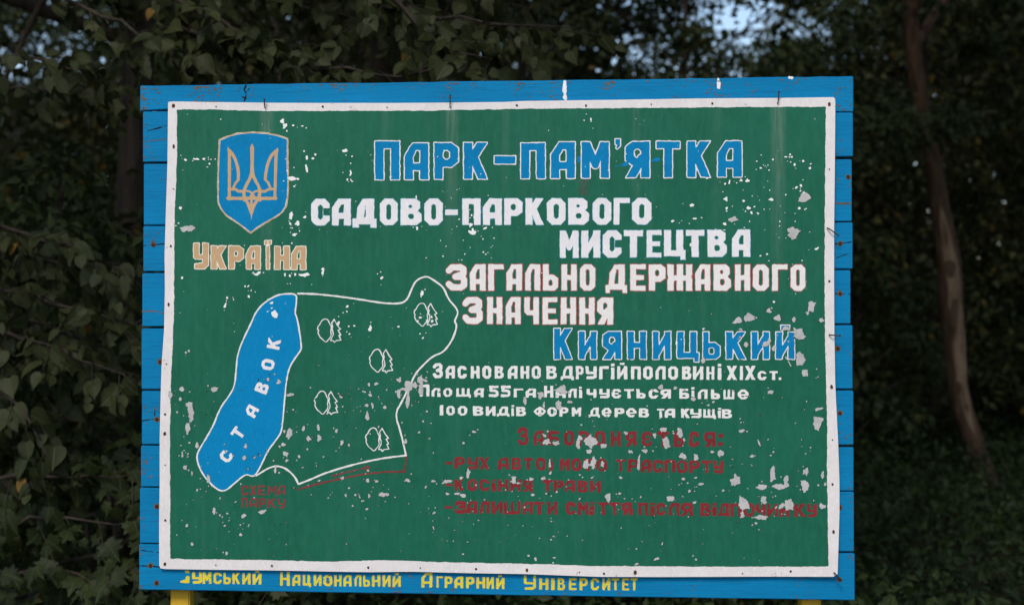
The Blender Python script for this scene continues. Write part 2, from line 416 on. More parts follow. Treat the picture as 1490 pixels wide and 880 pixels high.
# ------------------------------------------------------------------ ground
bm = bmesh.new()
gx = np.concatenate([np.linspace(-160, -22, 10), np.linspace(-20, 20, 61), np.linspace(22, 160, 10)])
gy = np.concatenate([np.linspace(-120, -12, 8), np.linspace(-10, 34, 67), np.linspace(36, 260, 12)])
def gz(x, y):
    z = .05 * mnoise.noise(Vector((x * .5, y * .5, 3))) + .10 * mnoise.noise(Vector((x * .15, y * .15, 9)))
    if y < 1.5: z *= max(0, min(1, (y + 1) / 2.5)) if y > -6 else .5
    if y > 20: z += .035 * (y - 20)
    return z
vs = [[bm.verts.new((x, y, gz(x, y))) for x in gx] for y in gy]
for i in range(len(gy) - 1):
    for j in range(len(gx) - 1): bm.faces.new((vs[i][j], vs[i][j + 1], vs[i + 1][j + 1], vs[i + 1][j]))
tag(bm_obj('ground', bm, M['ground'], smooth=True), kind='structure')

# ------------------------------------------------------------------ the sign
sign = empty('information_board', (0, .03, 0))
tag(sign, 'weathered green painted park board with map and Cyrillic lettering on blue planks', 'sign')
sign.location = (0, 0, 0)
rnd = random.Random(11)

# planks: left / right seam heights and end positions, in board pixels
LS = [124.5, 160, 237, 328, 396, 476.5, 567.5, 647.5, 709, 791, 858]
RS = [110.5, 163, 229.5, 322.7, 392, 472, 567, 649, 715, 804, 873.5]
LX0 = [203, 207, 208, 207.5, 206, 205, 205.5, 204, 202.5, 201.5]
RX0 = [1242.5, 1242, 1240.5, 1241.5, 1238.5, 1241.5, 1242.5, 1243, 1243.5, 1244.5]
GAP = [(0, 0), (3.6, 1.0), (2.6, 4.0), (1.8, 1.8), (2.6, 2.0), (3.0, 2.2), (2.4, 2.6), (2.0, 3.4), (1.8, 1.4), (1.8, 2.6), (0, 0)]
PF = .0065          # front of the planks
plank_obj = []; plank_front = []
def b2w(px, py, y): return Vector(((px - 745) * S, y, ZC + (440 - py) * S))
for k in range(10):
    yo = PF + rnd.uniform(-.0012, .0022) if k < 9 else PF
    n = 44; top, bot = [], []
    gt, gb = GAP[k], GAP[k + 1]
    for i in range(n + 1):
        f = i / n; x = LX0[k] + (RX0[k] - LX0[k]) * f
        yt = LS[k] + (RS[k] - LS[k]) * f + (gt[0] + (gt[1] - gt[0]) * f) / 2
        yb = LS[k + 1] + (RS[k + 1] - LS[k + 1]) * f - (gb[0] + (gb[1] - gb[0]) * f) / 2
        if k == 1: yt += -4 * (1 - f) * 0
        if k == 0: yt += .9 * mnoise.noise(Vector((x * .03, 1.3, 0))) + .5 * mnoise.noise(Vector((x * .2, 7.3, 0))); yb -= 5 * max(0, (245 - x) / 40) * -.6
        yt += .35 * mnoise.noise(Vector((x * .05, k * 5.1, 2))); yb += .35 * mnoise.noise(Vector((x * .05, k * 5.1 + 2.2, 2)))
        top.append((x, yt)); bot.append((x, yb))
    bm = bmesh.new()
    fr = [[bm.verts.new(b2w(*p, yo)) for p in row] for row in (top, bot)]
    bk = [[bm.verts.new(b2w(*p, yo + .024)) for p in row] for row in (top, bot)]
    for i in range(n):
        bm.faces.new((fr[1][i], fr[1][i + 1], fr[0][i + 1], fr[0][i]))
        bm.faces.new((bk[0][i], bk[0][i + 1], bk[1][i + 1], bk[1][i]))
        bm.faces.new((fr[0][i], fr[0][i + 1], bk[0][i + 1], bk[0][i]))
        bm.faces.new((bk[1][i], bk[1][i + 1], fr[1][i + 1], fr[1][i]))
    for i in (0, n):
        f = (fr[1][i], fr[0][i], bk[0][i], bk[1][i]) if i == 0 else (fr[0][i], fr[1][i], bk[1][i], bk[0][i])
        bm.faces.new(f)
    bm.normal_update()
    ed = [e for e in bm.edges if len(e.link_faces) == 2 and e.calc_face_angle() > .6]
    bmesh.ops.bevel(bm, geom=ed, offset=.0022, segments=2, affect='EDGES', clamp_overlap=True)
    o = bm_obj('plank', bm, M['plank'], sign)
    plank_obj.append(o); plank_front.append(yo)
    # flaked paint along the upper edge and at the ends of the board
    q = [p for p in top] + [p for p in reversed(bot)]
    x0, x1 = LX0[k], RX0[k]; y0 = min(p[1] for p in top); y1 = max(p[1] for p in bot)
    parts = [(x0, x0 + 44), (x1 - 36, x1)] if 0 < k < 9 else [(x0, x1)]
    VV, PP = [], []
    for a, bb in parts:
        X, Y = grid(a, y0, bb, y1, 1.0)
        inside = poly_sdf(X, Y, q) + 1.6
        f = (X - LX0[k]) / (RX0[k] - LX0[k])
        ytop = LS[k] + (RS[k] - LS[k]) * f; ybot = LS[k + 1] + (RS[k + 1] - LS[k + 1]) * f
        de = np.minimum(np.minimum(X - x0, x1 - X), np.minimum(Y - ytop, ybot - Y) * (1.0 if k in (0, 9) else 1.9))
        dens = .42 * np.exp(-de / (5 if k == 0 else 3.2)) + (.06 if k == 0 else .02)
        nz = .55 * vnoise(X, Y * 2.2, 3.6, 20 + k) + .35 * vnoise(X, Y * 2, 1.7, 50 + k) + .30 * vnoise(X, Y, 26, 70 + k)
        F = np.maximum((.64 - dens - nz) * 3, inside)
        V, P = march(X, Y, F); s0 = len(VV); VV += V; PP += [tuple(i + s0 for i in p) for p in P]
    if PP:
        co = [tuple(b2w(x, y, yo - .0006)) for x, y in VV]
        merge_into(o, co, PP, M['bare_wood'])

def plank_at(px, py):
    f = (px - 203) / 1040
    for k in range(10):
        if LS[k] + (RS[k] - LS[k]) * f <= py < LS[k + 1] + (RS[k + 1] - LS[k + 1]) * f: return k
    return 9
# open cracks and drips on single planks
def strokes_sheet(name, lines, m, parent, layer, base=None, jag=.5, seed=5):
    xs = [p[0] for l, w_ in lines for p in l]; ys = [p[1] for l, w_ in lines for p in l]
    X, Y = grid(min(xs) - 5, min(ys) - 5, max(xs) + 5, max(ys) + 5, .6); F = np.full(X.shape, 50.)
    for l, w_ in lines: F = np.minimum(F, line_sdf(X, Y, l, w_))
    if name in ('crack', 'drip', 'paint_smear'): return mark(parent, X, Y, F + wob(X, Y, jag, seed), m, layer, base)
    return sheet(name, X, Y, F + wob(X, Y, jag, seed), m, parent, layer, base)
strokes_sheet('crack', [([(357, 124), (355, 131), (358, 137), (355, 146)], 2.2), ([(362, 129), (358, 134)], 1.6), ([(352, 141), (358, 143)], 1.6)], M['crack'], plank_obj[0], 1, plank_front[0])
strokes_sheet('crack', [([(214, 190), (230, 186), (244, 182)], 1.3)], M['crack'], plank_obj[1], 1, plank_front[1])
strokes_sheet('crack', [([(207, 206), (225, 204), (242, 202)], 1.0)], M['bare_wood'], plank_obj[1], 1.2, plank_front[1], .7)
strokes_sheet('crack', [([(207, 357), (221, 356.5), (240, 354.5)], 1.4)], M['crack'], plank_obj[3], 1, plank_front[3])
strokes_sheet('crack', [([(206, 453), (222, 452.4), (238, 456)], 1.7)], M['bare_wood'], plank_obj[4], 1, plank_front[4])
strokes_sheet('crack', [([(205, 612), (226, 609.6)], 1.6), ([(225, 596), (224, 604)], 1.4)], M['crack'], plank_obj[6], 1, plank_front[6])
strokes_sheet('crack', [([(202, 800), (215, 802), (231, 804)], 1.1), ([(202, 823), (218, 823.5), (232, 825)], 1.5)], M['crack'], plank_obj[9], 1, plank_front[9])
strokes_sheet('crack', [([(1216, 355), (1225, 354), (1240, 352)], 1.3), ([(1218, 375), (1228, 371), (1240, 368)], 1.1)], M['crack'], plank_obj[3], 1, plank_front[3])
strokes_sheet('crack', [([(1217, 295), (1228, 296), (1239, 296)], 2.2)], M['bare_wood'], plank_obj[2], 1, plank_front[2], .9)
strokes_sheet('crack', [([(1215, 427), (1239, 428)], 1.2)], M['crack'], plank_obj[4], 1, plank_front[4])
strokes_sheet('drip', [([(822, 117.5), (821.5, 128), (822.5, 143)], 4.6), ([(820, 141), (823, 144)], 4)], M['chip_white'], plank_obj[0], 2, plank_front[0], 1.1)
strokes_sheet('drip', [([(1046, 115), (1046.5, 120)], 2.6), ([(1046, 120), (1046.5, 127)], 5)], M['chip_white'], plank_obj[0], 2, plank_front[0], .9, 9)
strokes_sheet('drip', [([(1149, 112.5), (1153, 113)], 3.6)], M['chip_white'], plank_obj[0], 2, plank_front[0], .9, 9)

# posts
for px0, px1 in ((243.5, 272), (1170, 1199)):
    bm = bmesh.new()
    bmesh.ops.create_cube(bm, size=1)
    x0, x1 = (px0 - 745) * S, (px1 - 745) * S
    zt, zb = ZC + (440 - 135) * S, -.6
    bmesh.ops.scale(bm, vec=(x1 - x0, .06, zt - zb), verts=bm.verts)
    bmesh.ops.translate(bm, vec=((x0 + x1) / 2, PF + .029 + .03, (zt + zb) / 2), verts=bm.verts)
    bmesh.ops.bevel(bm, geom=bm.edges[:], offset=.004, segments=2, affect='EDGES')
    bm_obj('post', bm, M['post'], sign)

# tin panel
OUT = [(245, 148), (300, 149), (386, 150), (470, 150.5), (560, 150.5), (655, 150), (735, 149), (760, 147.5), (880, 146), (1000, 144), (1131, 143), (1215, 142),
       (1214, 250), (1213, 330), (1213, 400), (1213.5, 480), (1215, 560), (1219, 640), (1221, 700), (1221, 745), (1218, 838),
       (1080, 838), (960, 838.5), (878, 838), (760, 834), (690, 833), (600, 831), (540, 831.5), (400, 829), (314, 828), (232, 827),
       (232, 760), (233, 700), (233, 640), (234, 600), (235, 560), (236, 530), (239.5, 480), (240.5, 420), (240, 370), (242, 300), (244, 240)]
FIELD = [(258, 160), (300, 160), (400, 162), (560, 162), (700, 160.5), (735, 159), (880, 158), (1131, 156), (1201, 156), (1199.5, 300), (1199, 400), (1200, 500),
         (1203, 600), (1203, 700), (1205, 823), (1100, 823.5), (960, 823), (880, 822), (760, 819), (650, 817), (560, 814), (470, 816), (400, 814), (248, 812),
         (248, 740), (248, 640), (249.5, 560), (252, 500), (254, 440), (254, 370), (255, 300), (258, 230)]
X, Y = grid(228, 138, 1226, 843, 6)
panel = sheet('panel', X, Y, poly_sdf(X, Y, OUT), M['white_border'], sign, 0, maxrun=1)
bm = bmesh.new(); bm.from_mesh(panel.data); bmesh.ops.remove_doubles(bm, verts=bm.verts, dist=1e-5); bm.to_mesh(panel.data); bm.free()
sm = panel.modifiers.new('thickness', 'SOLIDIFY'); sm.thickness = .0025; sm.offset = -1
dg = bpy.context.evaluated_depsgraph_get(); nm = bpy.data.meshes.new_from_object(panel.evaluated_get(dg)); panel.modifiers.clear(); panel.data = nm
X, Y = grid(240, 150, 1212, 830, 1.5)
field = sheet('painted_field', X, Y, poly_sdf(X, Y, FIELD) + .55 * vnoise(X, Y, 9, 3) + .4 * vnoise(X, Y, 3, 4), M['green'], panel, 1)

# lake, park outline, route, tree drawings
LAKE = [(432, 427), (413, 427.5), (402, 430), (385, 440), (373, 453), (366, 470), (355, 492), (346, 515), (344, 540), (342, 560), (336, 573), (321, 592.5), (311, 619), (299.5, 638.5),
        (287, 659), (288, 672), (294, 687), (305, 701), (316, 711), (327, 714.6), (340, 704), (350, 695), (359, 689), (367, 692.5), (373, 690), (383, 671), (390, 655), (402, 640), (410, 628),
        (412, 610), (415, 575), (417, 554.5), (421, 535), (428, 523), (438, 510), (439, 503), (436, 480), (432, 460), (429.5, 456), (432, 440)]
lk = smooth_poly(LAKE, 2)
X, Y = grid(278, 418, 448, 724, .8)
sheet('lake_drawing', X, Y, poly_sdf(X, Y, lk) + wob(X, Y, .3, 2), M['lake'], panel, 2)
EDGE = [(434, 427), (462, 427.6), (515, 434), (556, 441), (583, 442), (593, 436), (599, 420.7), (605, 408), (620, 401), (632, 408), (646, 418), (652, 435), (667, 451), (664.7, 461), (661, 467), (665.5, 474), (658.5, 494), (646, 512),
        (630, 517.6), (615.6, 531), (605, 543), (599, 555.6), (585, 584), (574.7, 602), (583, 627), (591, 662)]
EDGE2 = [(591, 662), (556, 666), (515, 675), (474.5, 687), (454, 696), (434.5, 703.7)]
EDGE3 = [(434.5, 703.7), (429.5, 692.7), (417, 681), (405, 677), (392.7, 679), (376, 689.5), (373, 691)]
X, Y = grid(276, 392, 676, 724, .7)
F = line_sdf(X, Y, lk, 2.1, True)
for e in (EDGE, EDGE2, EDGE3): F = np.minimum(F, line_sdf(X, Y, smooth_poly(e, 2, False), 2.5))
sheet('park_outline', X, Y, F + wob(X, Y, .28, 4), M['white2'], panel, 3)
strokes_sheet('route_line', [([(433, 711.5), (460, 704), (497, 695.5), (530, 689), (560, 686), (589, 685.5), (591, 664)], 2.2), ([(483, 692), (510, 685), (531, 680.5)], 1.6), ([(531, 678), (538, 679.5), (533, 683.5)], 2.4)], M['redthin'], panel, 2.5, jag=.55)
T1 = [(165, 175), (195, 178), (212, 205), (222, 235), (238, 255), (238, 280), (230, 310), (238, 345), (225, 375), (205, 395), (195, 410), (185, 420), (165, 415), (155, 400), (130, 382), (112, 360), (100, 335), (95, 315), (103, 298), (90, 280), (95, 255), (115, 235), (125, 210), (145, 185)]
T2 = [(268, 180), (240, 222), (251, 255), (245, 280), (257, 320), (257, 350), (242, 375), (230, 405), (258, 405), (270, 425), (290, 405), (340, 400), (318, 350), (338, 345), (310, 295), (335, 285), (300, 240)]
for cx, cy in ((479.3, 480.9), (554.5, 524.8), (619.6, 458), (474.6, 585.7), (549, 639)):
    X, Y = grid(cx - 22, cy - 22, cx + 22, cy + 22, .6)
    F = np.minimum(line_sdf(X, Y, smooth_poly([((x - 215) / 7.336 + cx, (y - 300) / 7.336 + cy) for x, y in T1], 1), 1.45, True),
                   line_sdf(X, Y, [((x - 215) / 7.336 + cx, (y - 300) / 7.336 + cy) for x, y in T2], 1.45, True))
    sheet('tree_drawing', X, Y, F + wob(X, Y, .22, int(cx)), M['white2'], panel, 2)

# coat of arms
z2p = lambda P: [(x / 5.5 + 310, y / 5.5 + 185) for x, y in P]
SH = z2p([(55, 105), (120, 78), (200, 54), (320, 44), (440, 53), (530, 72), (600, 97), (600, 300), (605, 450), (600, 560), (585, 640), (550, 690), (500, 722), (420, 768), (350, 812), (305, 848), (270, 822), (210, 775), (110, 710), (62, 650), (43, 600), (42, 480), (45, 300)])
X, Y = grid(312, 188, 428, 346, .6)
fs = poly_sdf(X, Y, SH)
sheet('shield', X, Y, fs + wob(X, Y, .2, 3), M['blue'], panel, 2)
sheet('shield_edge', X, Y, np.abs(fs) - 1.15 + wob(X, Y, .3, 5), M['cream'], panel, 2.6)
sheet('shield_edge', X, Y, np.abs(fs - .1) - .75 + wob(X, Y, .3, 6), M['tan'], panel, 3.2)
w5 = 24 / 5.5
tri = []
Lw = smooth_poly([(133, 190), (165, 225), (192, 290), (207, 360), (205, 425)], 2, False)
tri += [(z2p([(134, 215), (133, 575)]), w5), (z2p([(124, 168), (134, 215)]), 1.4), (z2p(Lw), w5), (z2p([(205, 425), (180, 455), (165, 490)]), w5 * .85), (z2p([(130, 497), (185, 500), (205, 517), (250, 515)]), w5 * .85)]
Rw = smooth_poly([(512, 190), (470, 225), (442, 290), (427, 360), (420, 420)], 2, False)
tri += [(z2p([(508, 215), (497, 575)]), w5), (z2p([(520, 170), (508, 215)]), 1.4), (z2p(Rw), w5), (z2p([(420, 420), (447, 450), (462, 490)]), w5 * .85), (z2p([(495, 497), (440, 502), (420, 517), (370, 515)]), w5 * .85)]
tri += [(z2p([(121, 572), (505, 572)]), w5 * 1.05)]
tri += [(z2p(smooth_poly([(316, 350), (300, 410), (255, 490), (248, 560), (290, 625), (310, 690)], 1, False)), w5), (z2p(smooth_poly([(316, 350), (330, 410), (378, 490), (376, 560), (330, 625), (310, 690)], 1, False)), w5)]
tri += [(z2p(smooth_poly([(255, 512), (300, 515), (325, 545), (345, 575), (380, 590)], 1, False)), w5 * .6), (z2p(smooth_poly([(375, 512), (335, 515), (310, 545), (290, 575), (250, 590)], 1, False)), w5 * .6), (z2p([(311, 540), (311, 640)]), w5 * .75)]
F = np.full(X.shape, 50.)
for l, q in tri: F = np.minimum(F, line_sdf(X, Y, l, q))
F = np.minimum(F, poly_sdf(X, Y, z2p([(316, 130), (331, 165), (329, 300), (334, 385), (316, 410), (298, 385), (303, 300), (300, 165)])))
F = np.minimum(F, poly_sdf(X, Y, z2p([(120, 165), (160, 220), (122, 240)]))); F = np.minimum(F, poly_sdf(X, Y, z2p([(524, 168), (482, 220), (520, 240)])))
F = np.minimum(F, poly_sdf(X, Y, z2p([(285, 620), (335, 620), (318, 690), (310, 745), (302, 690)])))
sheet('trident', X, Y, F + wob(X, Y, .22, 8), M['tan'], panel, 3)

# lettering
def put(items, fill, edge=None, ew=1.4, parent=None, base=None, lay=2, **kw):
    parent = parent or panel
    X, Y, F = letters_field(items, **kw)
    if edge: sheet('letter_outline', X, Y, F - ew + wob(X, Y, .25, 31), M[edge], parent, lay, base)
    return sheet('lettering', X, Y, F, M[fill], parent, lay + (.8 if edge else 0), base)
L1 = [(545, 582.5), (588, 624.6), (631, 668), (674, 711), (718.5, 751), (757, 794), (800.5, 837.5), (845, 887), (894, 903.5), (909, 946), (954, 990), (998.7, 1035), (1043, 1080)]
it = text_items('ПАРК-ПАМʼЯТКА', L1, (208, 204.5), (263, 258.5), {0: (-3, 0), 5: (1, 0)})
it = [(c, a + 1.2, b - 1.2, (203 if c == 'ʼ' else t + 1.2), (217 if c == 'ʼ' else bt - 1.2)) if c != '-' else (c, a + 1, b - 1, 227.5, 238.5) for c, a, b, t, bt in it]
put(it, 'blue', 'white', 1.5, thick=lambda W, H: W * .345, wobble=.35)
L2 = [(453.6, 480), (483.7, 510.5), (513.8, 548), (553.5, 578.5), (583.5, 613.4), (618, 644), (648, 666), (673, 699), (703, 730), (734, 760), (765, 791.6), (796, 822.5), (827, 856.5), (862.5, 889), (893, 915.7), (920, 947.4)]
put(text_items('САДОВО-ПАРКОВОГО', L2, (290, 288.5), (328, 326.5)), 'white', 'halo', .6, thick=lambda W, H: W * .35)
L3 = [(814.8, 841.6), (846, 873), (877, 904), (908, 935), (941, 962), (966.4, 997), (998, 1024.4), (1029.5, 1057), (1065, 1091)]
put(text_items('МИСТЕЦТВА', L3, (336, 334.5), (375, 373.5)), 'white', 'halo', .6, thick=lambda W, H: min(W * .36, 9.6))
L4 = [(648.8, 679.8), (684, 706.6), (710.6, 732.7), (737, 759.5), (764, 786), (790, 812), (817, 839), (844, 866), (881, 912), (917, 939), (944, 968), (971, 1007), (1011.5, 1033), (1038, 1063), (1069, 1091), (1095, 1118), (1123, 1145), (1150, 1171)]
put(text_items('ЗАГАЛЬНОДЕРЖАВНОГО', L4, (384.5, 385), (422.5, 423)), 'white2', 'red_edge', 1.0, thick=lambda W, H: min(W * .37, 9))
L5 = [(673, 702.5), (709, 731), (736, 757.5), (763, 784), (789.5, 810.7), (816, 838), (843, 865), (869, 892)]
put(text_items('ЗНАЧЕННЯ', L5, (432, 433), (471, 472)), 'white2', 'red_edge', 1.0, thick=lambda W, H: min(W * .37, 8.8))
L6 = [(805, 834), (841, 869), (876, 905), (912, 941), (948.5, 976.6), (984, 1017.5), (1021.5, 1048), (1055, 1086), (1092, 1120), (1127.5, 1156.5)]
it = text_items('КИЯНИЦЬКИЙ', L6, (481, 482), (523, 523), {0: (-4, 0), 9: (-9.5, 0)})
put([(c, a + 1.2, b - 1.2, t + 1, bt - 1) for c, a, b, t, bt in it], 'blue', 'white', 1.35, thick=lambda W, H: min(W * .33, 9.2), wobble=.35)
L7 = [(630, 644.4), (648.6, 662), (666, 679), (685, 698), (702, 715), (719.7, 733), (739, 753), (757.4, 770), (773.6, 786.7), (795, 810), (815.7, 834.7), (838, 849), (852, 868), (872, 885.5), (889, 894), (897.7, 912.4), (918, 932), (936, 949.4), (953.6, 968), (972, 986), (992, 1005), (1008, 1023), (1027.5, 1039), (1044, 1049), (1057, 1071.5), (1076, 1080.5), (1083.5, 1098.5), (1102, 1115), (1119, 1131), (1132.6, 1136.2)]
ov = {0: (-4, 0), 14: (-4, 0), 15: (-5, 0), 23: (-4, 0), 27: (6.5, 0), 28: (6.5, 0), 24: (-1, 0), 25: (-1, 0), 26: (-1, 0)}
put(text_items('ЗАСНОВАНОВДРУГіЙПОЛОВИНіХІХСТ.', L7, (532, 533), (550, 552.5), ov), 'white2', thick=lambda W, H: min(W * .36, 4.6), wobble=.35)
L8 = [(611, 625), (628, 641), (645, 658), (664, 685), (690, 704), (711.4, 725.6), (729, 743), (747.5, 761.7), (765, 780), (791.5, 805), (808.6, 823), (827, 839), (842.5, 846.8), (853.4, 867.8), (872, 887), (889.7, 904), (908, 922), (926, 939.4), (943.7, 958), (961, 976), (988, 1002), (1005.6, 1010), (1015, 1029), (1034, 1047), (1052, 1068), (1073, 1088.6)]
ov = {0: (-5, 0), 5: (-4, 0), 6: (-4, 0), 9: (-4, 0), 12: (-3, 0), 20: (-1, 0), 21: (-3, 0)}
put(text_items('ПЛОЩА55ГАНАЛіЧУЄТЬСЯБіЛЬШе', L8, (564, 566.5), (576.5, 580.5), ov), 'white2', thick=lambda W, H: min(W * .34, 4.6), wobble=.35)
L9 = [(640, 645), (649.5, 662), (666.5, 680), (688.4, 703.5), (707, 721), (723, 741), (744, 748), (751, 765), (776.5, 794.4), (796.6, 810), (813.7, 827), (832, 845.5), (856, 872.7), (875.5, 889.7), (894, 908), (911, 925.8), (929.5, 944), (955.6, 966.4), (967, 982), (990.6, 1003.4), (1004, 1020.4), (1022.7, 1041), (1044, 1048.6), (1049.7, 1064.4)]
put(text_items('100ВИДіВФОРМДеРеВТАКУЩіВ', L9, (590, 595), (603.5, 608), {0: (-1, 0), 6: (-2, 0), 22: (-2, 0)}), 'white2', thick=lambda W, H: min(W * .34, 4.6), wobble=.35)
La = [(754, 768), (776.5, 790.7), (798, 813.7), (821.4, 834.7), (842, 856.5), (866, 880), (889, 902.5), (910.5, 925), (934, 948), (957, 972), (980.6, 993.4), (1003, 1016), (1024.7, 1040), (1045, 1051)]
it = text_items('ЗАБОРОНЯЄТЬСЯ:', La, (626, 628), (647, 650), {0: (-5, 0)})
put([(c, a - .6, b + .6, t, bt) for c, a, b, t, bt in it], 'red', thick=lambda W, H: min(W * .34, 5), wobble=.6)
Lb = [(648, 657.4), (662, 676), (681, 695.5), (698, 711.4), (725, 739.5), (744.7, 758), (762, 775), (780, 793.5), (799.5, 804), (815, 828.5), (832, 845.5), (849, 861.5), (868.4, 882.6), (897, 908.5), (914, 928.6), (933, 946.5), (950, 963), (967, 982), (985, 999), (1003, 1017), (1021, 1034.6), (1038, 1052)]
put([(c, a - .5, b + .5, t, bt) for c, a, b, t, bt in text_items('-РУХАВТОіМОТОТРАСПОРТУ', Lb, (664, 669.5), (681, 688))], 'red', thick=lambda W, H: min(W * .34, 4.6), wobble=.6)
Lc = [(649, 658), (662, 675), (681, 693.5), (698, 711.4), (716, 721), (725, 739), (743, 757), (761, 774.5), (790, 803.5), (806, 819), (822, 836), (841, 854), (858.5, 873.5)]
put([(c, a - .5, b + .5, t, bt) for c, a, b, t, bt in text_items('-КОСіННЯТРАВИ', Lc, (696, 698.5), (713, 715.6))], 'red', thick=lambda W, H: min(W * .34, 4.6), wobble=.6)
Ld = [(648, 657.5), (662, 678), (680, 694), (699, 712), (716, 730.5), (734, 756.6), (761, 775), (778, 791.5), (796.6, 811), (824, 837), (841, 855.5), (859, 864), (871, 884), (887, 901), (904, 919.5), (929, 942), (946.5, 951.6), (955, 968), (973, 988), (991, 1007), (1019, 1033), (1036.6, 1041.7), (1044.5, 1061), (1063, 1078), (1081.5, 1097), (1100, 1113), (1116, 1131), (1134, 1148), (1156, 1171), (1174, 1187.5)]
put([(c, a - .5, b + .5, t, bt) for c, a, b, t, bt in text_items('-ЗАЛИШАТИСМіТТЯПіСЛЯВіДПОЧИНКУ', Ld, (728, 732.5), (746, 751.5))], 'red', thick=lambda W, H: min(W * .34, 4.8), wobble=.6)
Le = [(281.5, 304.4), (307, 331), (332.6, 355.5), (358, 380), (383.7, 397), (399.5, 422.4), (424, 446)]
it = text_items('УКРАЇНА', Le, (357, 358), (391.5, 393), {0: (-4, 0), 4: (-8, 0)})
put([(c, a + 1, b - 1, t + 1, bt - 1) for c, a, b, t, bt in it], 'tan', 'cream', 1.3, thick=lambda W, H: min(W * .36, 8.2), wobble=.35)
Lf = [(351.6, 361.8), (364, 373.5), (376, 386.5), (390, 402.5), (405, 415.5)]
put(text_items('СХЕМА', Lf, (705.5, 705.5), (719.5, 719.5)), 'redthin', thick=lambda W, H: 2.5, wobble=.4)
Lg = [(351.5, 361), (363.5, 374), (377, 386.5), (389.5, 401.5), (404.5, 415)]
put(text_items('ПАРКУ', Lg, (723.5, 724.5), (737.5, 738.5)), 'redthin', thick=lambda W, H: 2.5, wobble=.4)
# the lake's name runs up the lake, every letter turned
X, Y = grid(312, 480, 420, 682, .7); F = np.full(X.shape, 50.)
for ch, cx, cy, ux, uy, W, H in (('К', 399, 499.5, -.98, -.2, 15.5, 18.5), ('О', 390.4, 530, -.985, -.17, 15, 18.5), ('В', 381.5, 564, -.92, -.38, 14, 18.5), ('А', 366.8, 597.6, -.87, -.49, 14.5, 17.5), ('Т', 347, 629.5, -.82, -.57, 14.5, 18), ('С', 329.7, 663, -.78, -.62, 15, 17.5)):
    n_ = math.hypot(ux, uy); ux /= n_; uy /= n_; rx, ry = -uy, ux
    lx = (X - cx) * rx + (Y - cy) * ry + W / 2; ly = (X - cx) * ux + (Y - cy) * uy + H / 2
    F = np.minimum(F, glyph_field(lx, ly, ch, W, H, 4.6))
sheet('lettering', X, Y, F + wob(X, Y, .35, 4), M['white'], panel, 3)

# smears where letters were retouched
strokes_sheet('paint_smear', [([(896, 242), (903, 241)], 3), ([(949, 235), (957, 232)], 4), ([(912, 238), (907, 240)], 4), ([(843, 228), (842, 236)], 3)], M['blue'], field, 2.2, jag=1.6)
strokes_sheet('paint_smear', [([(846, 262), (850, 280)], 11), ([(856, 258), (852, 275)], 7)], M['stain'], field, 1.6, jag=4.5)

